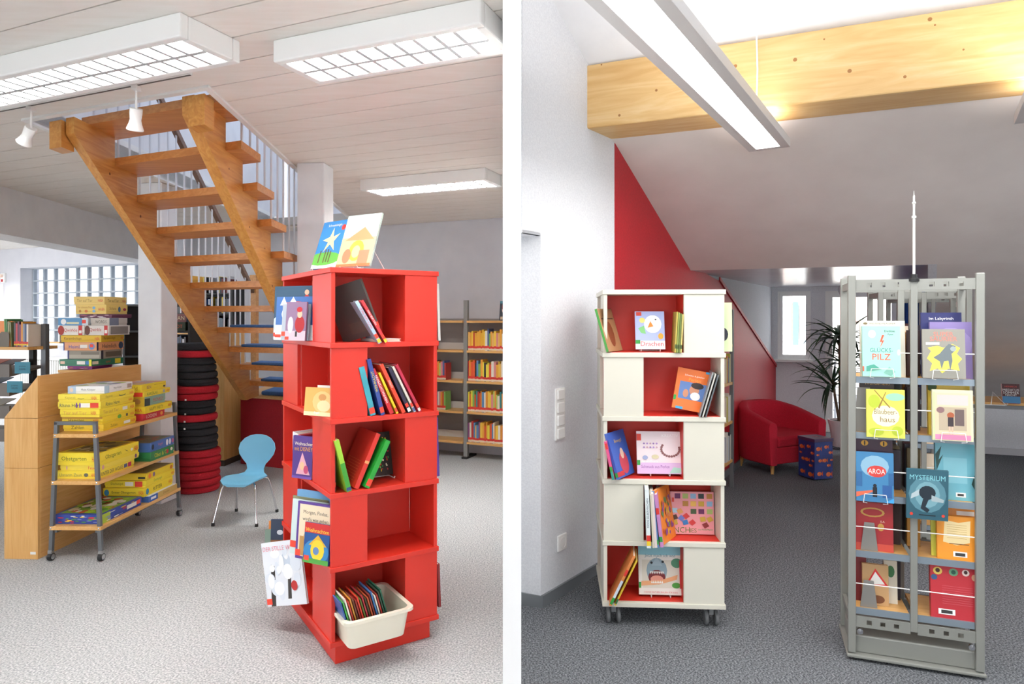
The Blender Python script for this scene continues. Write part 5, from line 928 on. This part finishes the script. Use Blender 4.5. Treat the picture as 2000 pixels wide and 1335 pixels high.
# books jutting out of the right side of the white tower
for lab, z_, yy, w, h, t, col, out, art in [('pale green book with a black bird jutting from the white tower\'s top tier', L1, .10, .17, .235, .01, 'd8ecb8', .062, [('e', .75, .35, .14, .14, '2a2c3a')]), ('orange and green book jutting furthest from the white tower\'s top tier', L1, .15, .17, .215, .008, 'e8783a', .075, [('r', 0, 0, 1, .5, 'e9f0e2'), ('r', .7, .1, 1, .22, GRN)]), ('pink book jutting out at the second tier of the white tower', L2, .3, .17, .225, .012, 'eaa9b4', .06, [('r', .7, .1, 1, .2, GRN)])]:
    book(lab, w, h, t, col, MWt @ facing(WW - w / 2 + out, yy, z_, 0, 2), art)
for k in range(4): tag(Box(-.09, 0, 0, .09, .13, .012).o('book', mat(['e6e2d6', '5a5550', 'dcd8cc', 'c9cf8a'][k], .5), None, MWt @ T(WW - .045, .26, L4 + .013 * k)), '%s flat book jutting out of the white tower\'s fourth tier' % ['lowest', 'second lowest', 'third lowest', 'topmost'][k], 'book')
# ------------------------------------------------------------------ steel bookcase behind the white tower along the red wall
b0 = ground(1430, 950); MBc = T(b0.x, b0.y, 0) @ RZ(math.degrees(math.atan2(R2.y, R2.x)) - 180)        # x runs towards the viewer along the red wall
bc_ = thing('steel_bookcase', 'grey steel bookcase along the red wall behind the white tower', 'bookcase', MBc)
for y in (0, -.26): Box(0, y - .015, 0, .03, y + .015, 1.52).o('post', mat('77797b', .45, .3), bc_)
Box(-.0, -.26, 1.48, .03, 0, 1.51).o('top_rail', mat('77797b', .45, .3), bc_)
for y in (0, -.26): Box(.9, y - .015, 0, .93, y + .015, 1.52).o('post', mat('77797b', .45, .3), bc_)
for z_ in (.22, .55, .88, 1.2): Box(.03, -.27, z_, .9, .01, z_ + .022).o('shelf', BEECH_X, bc_)
R8 = random.Random(4)
for z_, rn in ((.242, 'lowest'), (.572, 'second'), (.902, 'third'), (1.222, 'top')):
    for k in range(7):
        h = R8.uniform(.2, .25); col = R8.choice(['e6e2d6', 'd8743a', 'c8b84a', '3a3a44', 'b8c0c8', '7a8a5a', 'd8cfc0']); o = Box(0, -.17, 0, .022, 0, h).o('book', mat(col, .45), None, MBc @ T(.04 + .025 * k, .0, z_)); tag(o, '%s book, %s in the %s row of the steel bookcase' % (hue(col), nth(k), rn), 'book', 'books on the steel bookcase')
# ------------------------------------------------------------------ red armchair, fish cube, plant
ARM = nmat('red_wool', [(.35, 'b3142c'), (.65, 'c91b35')], 150, rough=.95, detail=3, bump=.12)
ac = ground(1512, 905); MA = T(2.56, 6.44, 0) @ RZ(24) @ Matrix.Scale(.95, 4)
arm = thing('armchair', 'dark red tub armchair with short wooden legs by the red wall', 'armchair', MA)
# tub shell: outer U shape swept round the back; front opens to -y
NA = 26; vs = []; fs = []; Wd, Dp = .36, .33
def upt(k):                                                    # 0 right front .. 1 left front
    a_ = k * 2 - 1
    if abs(a_) > .62: s_ = (abs(a_) - .62) / .38; return Vector((math.copysign(Wd, a_) , .02 - s_ * .30, 0)), Vector((math.copysign(1, a_), 0, 0))
    an = a_ / .62 * PI / 2; return Vector((Wd * math.sin(an), .02 + Dp * math.cos(an), 0)), Vector((math.sin(an), math.cos(an), 0)).normalized()
for i in range(NA + 1):
    k = i / NA; p, nn = upt(k); a_ = abs(k * 2 - 1); top = .66 - .15 * max(0, (a_ - .25) / .75) ** 1.1; slant = .03
    ring = [(p + nn * -.02, .10), (p + nn * -.0, .11), (p + nn * .01, .3), (p + nn * .02, top - .04), (p + nn * .01, top - .008), (p - nn * .03, top), (p - nn * .075, top - .01), (p - nn * .09, top - .05), (p - nn * .085, .3), (p - nn * .085, .10)]
    vs += [Vector((v.x, v.y, z_)) for v, z_ in ring]
nr = 10
for i in range(NA):
    for j in range(nr): fs.append((i * nr + j, i * nr + (j + 1) % nr, (i + 1) * nr + (j + 1) % nr, (i + 1) * nr + j))
fs += [tuple(range(nr))[::-1], tuple(range(NA * nr, NA * nr + nr))]
MB().add(vs, fs).o('tub_shell', ARM, arm, smooth='auto', bevel=.008)
Box(-.28, -.275, .11, .28, .24, .27).o('base', ARM, arm, bevel=.012)
Box(-.272, -.285, .27, .272, .22, .375).o('seat_cushion', ARM, arm, bevel=.03, seg=4)
for sx, sy in ((-1, -1), (1, -1), (-1, 1), (1, 1)): MB().tube([(sx * .25, sy * .2 + .01, .115), (sx * .265, sy * .215 + .01, 0)], [.024, .014], 12).o('leg', BEECH_Z, arm, smooth='auto')
cu = ground(1591, 940); MCu = T(cu) @ RZ(18)
fc = thing('fish_cube', 'blue cube stool printed with orange fish beside the armchair', 'stool', MCu)
Box(0, 0, .015, .2, .2, .345).o('body', nmat('blue_print', [(.3, '1d2a66'), (.7, '2c3f86')], 9, rough=.4), fc, bevel=.003); Box(-.006, -.006, .345, .206, .206, .375).o('lid', mat('4a2f55', .4), fc, bevel=.004)
fish = []
for x, y, s_ in ((.2, .82, .2), (.62, .86, .16), (.85, .7, .14), (.3, .5, .16), (.55, .5, .18), (.75, .36, .14), (.25, .15, .2), (.75, .12, .22), (.15, .66, .1), (.9, .5, .1)):
    fish += [('e', x, y, s_ * .6, s_ * .28, 'd8642e'), ('p', [(x + s_ * .5, y), (x + s_ * .95, y + s_ * .35), (x + s_ * .95, y - s_ * .35)], 'c8502a'), ('e', x - s_ * .35, y + s_ * .06, .012, .012, 'f0d8b0')]
prints(fc, .2, .33, fish, (0, 0, .015), (1, 0, 0), (0, 0, 1), 'fish_print'); prints(fc, .2, .33, fish, (0, .2, .015), (0, -1, 0), (0, 0, 1), 'fish_print'); 
prints(fc, .2, .2, [('e', .5, .5, .2, .12, '7a3a4a'), ('e', .62, .56, .05, .03, 'c8a0a8')], (0, 0, .375), (1, 0, 0), (0, 1, 0), 'lid_print')
pt = at(1643, 858, 7.0); pt.z = .1
plant = thing('potted_plant', 'tall dracaena with narrow drooping leaves in a white pot by the glass door', 'plant', T(pt.x, pt.y, .101))
MB().lathe([(.085, 0), (.115, .2), (.13, .26), (.13, .275), (.118, .275), (.112, .25), (.001, .25)], 22).o('pot', mat('e6e0e2', .4), plant, smooth='auto')
MB().lathe([(.001, .0), (.11, 0), (.11, .006), (.001, .006)], 16, (0, 0, .248)).o('soil', mat('3a2f28', .95), plant)
LEAFM = [nmat('leaf_%d' % k, [(.3, a_), (.7, b_)], 6, rough=.4) for k, (a_, b_) in enumerate([('1f3a22', '2f5230'), ('27452a', '3d6238'), ('182e1e', '28452a')])]
def leaf_mesh(L, w, droop, mt):
    m_ = MB(); n = 7; vs = []
    for i in range(n + 1):
        f_ = i / n; y = L * f_ * (1 - .25 * droop * f_); z_ = L * (.45 * f_ - droop * .95 * f_ * f_); ww_ = w * (1 - f_ ** 3) * (.5 + min(1, f_ * 4) * .5) + .0006
        vs += [(-ww_, y, z_), (0, y, z_ - ww_ * .5), (ww_, y, z_)]
    fs = []
    for i in range(n):
        for k in (0, 1): fs.append((i * 3 + k, i * 3 + k + 1, i * 3 + k + 4, i * 3 + k + 3))
    m_.add(vs, fs); me = bpy.data.meshes.new('leaf'); me.from_pydata(m_.v, [], m_.f); me.materials.append(mt); return me
LM = [leaf_mesh(.5, .02, d, LEAFM[k % 3]) for k, d in enumerate((.5, .8, 1.05, .25))]
R9 = random.Random(3)
for hx, hy, hz, n in ((-.02, .0, 1.13, 32), (.10, .05, .86, 28), (-.08, .02, .66, 26)):
    MB().tube([(hx * .2, hy * .2, .25), (hx * .7, hy * .7, .5), (hx, hy, hz + .03)], [.016, .014, .012], 8).o('stem', mat('6a5a45', .8), plant)
    for k in range(n):
        o = bpy.data.objects.new('leaf', R9.choice(LM)); COL.objects.link(o); o.parent = plant
        o.matrix_local = T(hx, hy, hz + R9.uniform(-.1, .05)) @ RZ(360 * k / n * 2.4 + R9.uniform(-15, 15)) @ RX(R9.uniform(-10, 35)) @ Matrix.Scale(R9.uniform(.75, 1.15), 4)
# ------------------------------------------------------------------ desk below the slope
dk = thing('desk', 'long beech desk top on grey frame below the sloping ceiling at the right', 'desk', T(q(2.95, 2.15, 0)) @ RZ(math.degrees(math.atan2(R1.y, R1.x))))
MDk = T(q(2.95, 2.15, 0)) @ RZ(math.degrees(math.atan2(R1.y, R1.x)))
Box(-.9, 0, .70, 2.6, .5, .725).o('top', BEECH_X, dk, bevel=.003); Box(-.85, .02, .665, 2.55, .05, .70).o('front_rail', mat('7d7f82', .4, .3), dk); Box(-.85, .45, .665, 2.55, .48, .70).o('back_rail', mat('7d7f82', .4, .3), dk)
for x in (-.82, 2.5):
    for y in (.03, .44): Box(x, y, 0, x + .035, y + .035, .665).o('leg', mat('7d7f82', .4, .3), dk)
def desk_pt(u, v): p = ground(u, v, .7255); return p
p_ = desk_pt(1928, 791); ws = thing('wire_stand', 'pair of small white wire book stands left empty on the desk', 'book stand', T(p_) @ RZ(-15))
for x in (-.085, .085):
    MB().tube([(x - .05, .02, .004), (x, .12, .10), (x + .05, .0, .004)], .003, 6).o('triangle_wire', WHITE, ws); MB().tube([(x + .05, .0, .004), (x + .055, -.02, .02)], .003, 6).o('hook', WHITE, ws)
MB().tube([(-.14, .02, .004), (.14, .0, .004)], .003, 6).o('base_wire', WHITE, ws)
p_ = desk_pt(1976, 787); book('red and blue novel standing on the desk under the sloping ceiling', .125, .165, .025, 'b02a2e', T(p_) @ RZ(-24) @ RX(-14), [('r', 0, 0, 1, .35, '3a7aa8'), ('r', 0, .35, 1, 1, '4a2226'), ('t', 'HEINRICH', .5, .86, .08, 'c8403a'), ('t', 'MEDICUS', .5, .68, .12, 'd8d8d8'), ('t', 'SOMMER', .5, .54, .12, 'd8d8d8'), ('t', 'NACHT', .5, .42, .1, 'd8d8d8')])
# ------------------------------------------------------------------ grey metal book rack
RKW, RKD, RKH = .462, .26, 1.63
def rack_frame(label, M, deep=True):
    r = thing('book_rack', label, 'book rack', M, None)
    for x in (0, RKW / 2, RKW):
        for y in (0, RKD):
            if x == RKW / 2: Box(x - .013, y - .006, .15, x + .013, y + .006, RKH - .03).o('centre_post', SILVER, r, bevel=.002)
            else: Box(x - .015, y - .012, .03, x + .015, y + .012, RKH).o('post', SILVER, r, bevel=.003)
    for y in (0, RKD):
        for z0, z1 in ((RKH - .065, RKH - .02), (.14, .185)):
            for x0, x1 in ((.015, RKW / 2 - .013), (RKW / 2 + .013, RKW - .015)):
                mm = MB(); w = x1 - x0; hs = .019; zc = (z0 + z1) / 2
                mm.box(x0, y - .004, z0, x1, y + .004, zc - hs / 2); mm.box(x0, y - .004, zc + hs / 2, x1, y + .004, z1); xs = [x0]
                for k in range(3): c_ = x0 + w * (.25 + .25 * k); xs += [c_ - hs / 2, c_ + hs / 2]
                xs.append(x1)
                for k in range(0, 8, 2): mm.box(xs[k], y - .004, zc - hs / 2, xs[k + 1], y + .004, zc + hs / 2)
                mm.o('punched_rail', SILVER, r)
    for x in (0, RKW): Box(x - .008, .012, RKH - .06, x + .008, RKD - .012, RKH - .03).o('side_rail', SILVER, r); Box(x - .008, .012, .15, x + .008, RKD - .012, .18).o('side_rail', SILVER, r)
    for z_ in RKZ:
        for x0, x1 in ((.016, RKW / 2 - .014), (RKW / 2 + .014, RKW - .016)):
            b = Box(x0, .012, z_ - .016, x1, RKD - .012, z_).o('shelf', BEECH_X, r); Box(x0, .004, z_ - .024, x1, .012, z_ + .003).o('shelf_edge', mat('8d9aa5', .35, .4), b); Box(x0, RKD - .012, z_ - .024, x1, RKD - .004, z_ + .003).o('shelf_edge', mat('8d9aa5', .35, .4), b)
            MB().tube([(x0, .006, z_ + .105), (x1, .006, z_ + .105)], .0022, 6).o('retaining_rod', WHITE, b)
    Box(-.02, -.02, .012, RKW + .02, RKD + .02, .026).o('base_plate', SILVER, r, bevel=.004); Box(.0, .01, .026, RKW, RKD - .01, .1).o('base_box', SILVER, r, bevel=.006)
    for x in (.03, RKW - .03): MB().lathe([(.001, -.01), (.012, -.008), (.012, .0)], 10, (x, -.006, .125), 0, RX(-90)).o('bolt', CHROME, r)
    return r
RKZ = [.216, .458, .698, .961, 1.197]
MRk = T(1.447, 2.835, 0) @ RZ(-20)
rk = rack_frame('grey metal book rack nearest the viewer, topped by a thin mast', MRk)
mst = MB().lathe([(.02, 0), (.02, .012), (.012, .014), (.012, .03)], 14, (RKW / 2, 0, RKH - .03)).o('mast_socket', BLACKP, rk)
MB().lathe([(.005, 0), (.005, .23), (.0085, .231), (.0085, .241), (.0045, .242), (.0045, .29), (.007, .291), (.007, .298), (.004, .299), (.004, .325), (.001, .326), (.001, .345)], 12, (RKW / 2, 0, RKH)).o('mast', mat('dcdcd8', .3, .4), rk, smooth='auto')
c2 = at(1803, 700, 3.95); MR2 = T(c2.x - .22, c2.y + .06, 0) @ RZ(-16); rack_frame('grey metal book rack standing second in line behind the nearest one', MR2)
c3 = at(1822, 700, 5.0); MR3 = T(c3.x - .22, c3.y + .06, 0) @ RZ(-14); rack_frame('grey metal book rack standing farthest back in the line', MR3)
def onk(x, y, z_, yaw=0, lean=0, roll=0): return MRk @ facing(x, y, z_ + .0008, yaw, lean, roll)
K5, K4, K3, K2, K1 = RKZ
def rb(label, xc, y, z_, w, h, t, col, art=None, lean=5, roll=0): return book(label, w, h, t, col, onk(xc, y, z_ + abs(math.sin(math.radians(roll))) * w / 2, 0, lean, roll), art)
rb('cream book reading Der Glöckner behind the mint one on the top rack shelf', .125, .045, K1, .17, .24, .02, 'ece4d2', [('t', 'WESTEND KLASSIKER', .5, .95, .03, '4a4038', .6), ('t', 'DER GLÖCKNER', .5, .86, .05, 'c8a070'), ('t', 'VON NOTRE DAME', .5, .79, .04, 'c8a070'), ('e', .12, .95, .05, .02, '7a6a4a')])
rb('mint green book reading Glücks-Pilz on the top left shelf of the near rack', .11, -.02, K1 + .006, .142, .212, .018, '9fdcc6', [('t', 'GLÜCKS-', .5, .53, .1, '3f8a7a', .6), ('t', 'PILZ', .5, .39, .12, 'e0563a', .55), ('p', [(.52, .82), (.46, .68), (.52, .69), (.46, .56), (.58, .72), (.52, .71), (.58, .82)], 'e0563a'), ('e', .26, .84, .1, .08, 'f2efe8'), ('t', 'Debbie', .72, .9, .045, '3a4a4a', .3), ('t', 'Pyun', .74, .83, .045, '3a4a4a', .3), ('p', [(.1, .2), (.3, .24), (.5, .14), (.1, .1)], '4a9a86'), ('p', [(.55, .08), (.7, .2), (.86, .1), (.74, .02)], '7fb8a6'), ('e', .95, .48, .04, .06, 'f2efe8'), ('r', 0, .1, .04, .2, 'e0563a')])
rb('large violet back cover on the top right shelf of the near rack', .38, .06, K1, .15, .235, .02, '8a7ab0', [('e', .5, .6, .5, .3, '9c8cc0'), ('e', .4, .2, .4, .2, 'a8a0c4'), ('r', .5, .3, .8, .36, 'c84a5a'), ('r', .1, .04, .3, .14, 'e8e4ea')])
rb('tall navy book with a white title at the back of the top right shelf', .36, .12, K1, .15, .275, .02, '2a2f66', [('t', 'Im Labyrinth', .5, .9, .06, 'f0f0f4', .8), ('r', .2, .82, .8, .85, '8a9ac8')])
rb('grey dinosaur book reading Super Saurier on the top right rack shelf', .335, -.02, K1 + .006, .15, .2, .02, '8f8d84', [('t', 'SUPER', .5, .9, .09, 'e07a6a', .5), ('t', 'SAURIER', .5, .8, .09, 'e07a6a', .65), ('p', [(.1, .4), (.2, .55), (.12, .62), (.35, .66), (.5, .62), (.7, .7), (.88, .62), (.8, .5), (.92, .4), (.82, .3), (.86, .16), (.6, .2), (.45, .1), (.35, .2), (.16, .14), (.22, .3)], 'efd85a'), ('p', [(.25, .42), (.4, .5), (.52, .62), (.62, .7), (.78, .66), (.76, .56), (.68, .5), (.7, .36), (.64, .16), (.6, .36), (.5, .34), (.44, .18), (.4, .34)], '6a7478'), ('e', .72, .6, .07, .05, '9aa6a8'), ('r', .08, .68, .4, .73, 'f2efe4')])
rb('yellow green book reading Blaubeerhaus on the second left shelf of the near rack', .125, -.02, K2 - .012, .142, .2, .016, 'd6d85a', [('e', .5, .45, .36, .22, 'eef0c8'), ('t', 'Blaubeer-', .5, .54, .11, '8a6a2a', .6), ('t', 'haus', .55, .38, .11, '8a6a2a', .4), ('e', .75, .85, .25, .08, '9ad0b0'), ('e', .2, .75, .16, .14, 'b8c83a'), ('p', [(.3, .62), (.5, .95), (.52, .95), (.34, .6)], '9a7a3a'), ('p', [(.6, .62), (.2, .98), (.22, .99), (.63, .63)], '9a7a3a'), ('e', .25, .12, .2, .08, 'b8c83a'), ('e', .8, .15, .15, .1, 'b8c83a')], 3)
rb('dark brown book with gold script behind the Blaubeerhaus one', .105, .05, K2, .13, .22, .03, '3a2a26', [('t', 'Wunderland', .5, .94, .06, 'c8a05a', .8)])
rb('yellow book behind the pink one on the second right rack shelf', .37, .05, K2, .15, .215, .025, 'e2c64a', [('e', .08, .93, .14, .08, '3a5a2a'), ('r', .3, .4, .9, .42, 'c8a83a')])
rb('pink and pale green book with a girl on the second right shelf', .365, -.02, K2 - .01, .142, .205, .018, 'e2ddb4', [('r', .06, .08, .94, .94, 'd9c8a8'), ('r', .12, .7, .88, .9, 'e2c4c0'), ('r', .16, .2, .84, .66, 'b8a890'), ('r', .55, .3, .78, .62, '6a5a58'), ('e', .45, .5, .09, .06, 'a85a3a'), ('r', .38, .28, .52, .46, '3a3034'), ('r', .4, .1, .44, .28, 'e0b8a0'), ('r', .47, .1, .51, .28, 'e0b8a0'), ('r', .06, .02, .94, .12, 'd88ab0'), ('e', .2, .6, .1, .06, '8a6a6a'), ('r', .02, .0, .06, .96, 'c8d8a0')], 3)
rb('dark purple book with two yellow cat eyes on the third left shelf', .095, .05, K3 + .0, .14, .24, .02, '3c1c34', [('e', .24, .88, .1, .05, 'e0a83a'), ('e', .76, .88, .1, .05, 'e0a83a'), ('e', .24, .88, .02, .045, '1c1016'), ('e', .76, .88, .02, .045, '1c1016'), ('r', .1, .4, .9, .44, '6a3a5a')])
rb('blue night city book with a red disc on the third left shelf', .085, -.02, K3 - .02, .14, .205, .016, '3f7fae', [('e', .5, .72, .38, .22, '8ab4cc'), ('e', .55, .62, .26, .12, 'd0403a'), ('t', 'AROA', .55, .62, .1, 'f2efe8', .45), ('r', .44, .1, .56, .3, '1c2028'), ('e', .5, .33, .05, .035, '1c2028'), ('p', [(.0, .08), (.44, .2), (.44, .24), (.0, .18)], 'e06a4a'), ('r', .7, .1, .95, .35, '2a5a96'), ('r', .0, .3, .16, .6, '2f6496'), ('r', .86, .35, 1, .6, '2f6496'), ('p', [(.75, 0), (1, 0), (1, .1)], '3fa0e0')], 3)
rb('turquoise back cover with plants on the third right shelf', .39, .04, K3, .14, .23, .025, '6fb4c4', [('r', .2, .3, .8, .75, '85c2cf'), ('p', [(.02, .5), (.2, .8), (.08, .7), (.16, .95), (.0, .8)], '2a4a44'), ('p', [(.9, .3), (1, .5), (.98, .2)], '2a4a44'), ('r', .5, .06, .75, .14, 'f0f0ee'), ('r', .54, .08, .7, .12, '3a3a3a')])
rb('dark blue book reading Mysterium with a leaping figure, hung across the centre post', .272, -.03, K4 + .168, .148, .205, .014, '35606f', [('e', .5, .5, .45, .36, '5a8a98'), ('e', .5, .5, .3, .26, '7aa8b4'), ('t', 'MYSTERIUM', .5, .84, .1, '8ad0d8', .85), ('e', .5, .54, .2, .14, '23303a'), ('p', [(.3, .48), (.1, .4), (.12, .5), (.3, .6)], 'b8c8cc'), ('p', [(.6, .5), (.9, .42), (.88, .36), (.6, .38)], 'a8b8bc'), ('p', [(.4, .42), (.34, .22), (.5, .14), (.56, .2), (.46, .26), (.54, .42)], '23303a'), ('e', .12, .1, .04, .03, 'd8402e'), ('e', .88, .1, .04, .03, 'd8402e'), ('r', .3, .08, .7, .1, '1c2a30')], -2)
rb('red book with golden ornament behind a bookend on the fourth left shelf', .085, .03, K4, .155, .2, .02, 'a82a2e', [('e', .5, .8, .3, .1, 'c8984a'), ('e', .5, .8, .24, .07, 'a82a2e'), ('e', .7, .5, .08, .08, 'c8984a'), ('t', 'E.A.', .75, .62, .04, 'e8d8c0', .2), ('r', 0, 0, 1, .15, 'c84a3a')])
rb('orange back cover with a torn paper note on the fourth right shelf', .39, .02, K4 - .0, .14, .175, .02, 'ef9a2e', [('p', [(.15, .4), (.2, .9), (.55, .86), (.85, .92), (.82, .42), (.5, .34)], 'f2dca6'), ('r', .3, .36, .8, .38, '8a5a2a'), ('r', .4, .08, .75, .2, 'f0f0ee'), ('r', .45, .1, .7, .17, '3a3a3a')] + [('r', .25, .5 + .05 * k, .75, .508 + .05 * k, 'c8a86a') for k in range(7)])
rb('orange paperback behind the torn note one on the fourth right shelf', .4, .06, K4, .14, .215, .03, 'e8953a', [('r', .5, .8, .95, .88, 'f0ece4')])
rb('yellow green thin book beside the torn note one on the fourth right shelf', .33, .05, K4, .05, .175, .01, 'c8c84a')
rb('brown book with a red warning sign behind a bookend on the lowest left shelf', .10, .06, K5, .1, .17, .02, 'c8a070', [('p', [(.1, .45), (.5, .9), (.98, .5)], 'd8302e'), ('p', [(.22, .5), (.5, .82), (.86, .53)], 'f4f0ea'), ('e', .6, .15, .25, .1, '7a4a2a')])
rb('dark red book at the left of the lowest left shelf', .045, .09, K5, .05, .19, .02, '7a2a2c')
rb('green and cream book at the right of the lowest left shelf', .165, .10, K5, .05, .18, .02, 'e2dccb', [('e', .5, .75, .3, .14, '3f7a4a')])
rb('red back cover with four round portraits on the lowest right shelf', .378, .012, K5, .165, .22, .025, 'c0323c', [('e', .16, .86, .1, .07, 'e8c860'), ('e', .5, .86, .1, .07, '6aa07a'), ('e', .76, .87, .08, .06, 'f0d8d0'), ('e', .94, .8, .06, .06, 'c89a7a'), ('e', .08, .74, .07, .05, '3a5a86'), ('e', .16, .87, .05, .04, '4a2a20'), ('e', .5, .86, .05, .04, '2a5a4a'), ('e', .76, .88, .04, .035, '4a2a2a'), ('r', .16, .08, .52, .18, 'f0f0ee'), ('r', .22, .1, .46, .16, '3a3a3a')] + [('r', .25, .28 + .04 * k, .9, .285 + .04 * k, 'd8727a') for k in range(9)])
for lab, x, z_, w, h in (('grey steel bookend before the red ornament book on the fourth left shelf', .07, K4, .05, .12), ('grey steel bookend before the warning sign book on the lowest left shelf', .068, K5, .05, .115), ('dark steel bookend on the second left shelf behind the Blaubeerhaus book', .05, K2, .06, .19)):
    tag(MB().prism([(-w / 2 - .008, 0, 0), (w / 2 + .008, 0, 0), (w / 2 - .006, 0, h), (-w / 2 + .006, 0, h)], (0, .0018, 0)).o('bookend', mat('8d8a86', .45, .3), None, onk(x, .024 if z_ != K2 else .035, z_)), lab, 'bookend')
for lab, x, z_, dz in (('mint', .11, K1, .004), ('dinosaur', .335, K1, .004), ('Blaubeerhaus', .125, K2, -.014), ('doorway', .365, K2, -.012), ('night city', .085, K3, -.022)):
    tag(MB().tube([(-.04, -.004, .035), (-.045, -.008, .0), (-.03, .004, -.004)], .0016, 6).tube([(.04, -.004, .035), (.045, -.008, .0), (.03, .004, -.004)], .0016, 6).tube([(-.04, -.004, .035), (.04, -.004, .035)], .0016, 6).o('book_holder', mat('e2e2e0', .3, .3), None, onk(x, -.026, z_ + dz)), 'thin wire holder before the %s book on the near rack' % lab, 'book holder')
# rows of books standing behind, along the depth of each shelf
R10 = random.Random(17)
for z_, rn in ((K1, 'top'), (K2, 'second'), (K3, 'third'), (K4, 'fourth'), (K5, 'lowest')):
    for side, x in (('left', .185), ('right', .26)):
        if z_ == K5 and side == 'right': continue
        for k in range(5):
            h = R10.uniform(.17, .2); col = R10.choice(['2a2430', '3a2a28', '5a2a2c', '23303a', '6a5a3a', 'b8863a', '4a4450'])
            tag(Box(-.025, 0, 0, .025, .022, h).o('book', mat(col, .5), None, onk(x, .15 + .026 * k, z_)), '%s book, %s in the inner row of the %s %s rack shelf' % (hue(col), nth(k), rn, side), 'book', 'inner rows of the near rack')
for MR, lab, cols in ((MR2, 'second rack in line', ['23305a', '2a2430', '3a4a5a', 'd8c8b0']), (MR3, 'farthest rack', ['2a2430', '5a2a2c', '23303a'])):
    for z_, rn in ((K1, 'top'), (K2, 'second'), (K3, 'third'), (K4, 'fourth')):
        for k in range(6):
            col = R10.choice(cols)
            tag(Box(-.028, 0, 0, .028, .02, R10.uniform(.17, .22)).o('book', mat(col, .5), None, MR @ T(.06 + .068 * k, .03, z_ + .001)), '%s book, %s on the %s shelf of the %s' % (hue(col), nth(k), rn, lab), 'book', 'books on the rear racks')
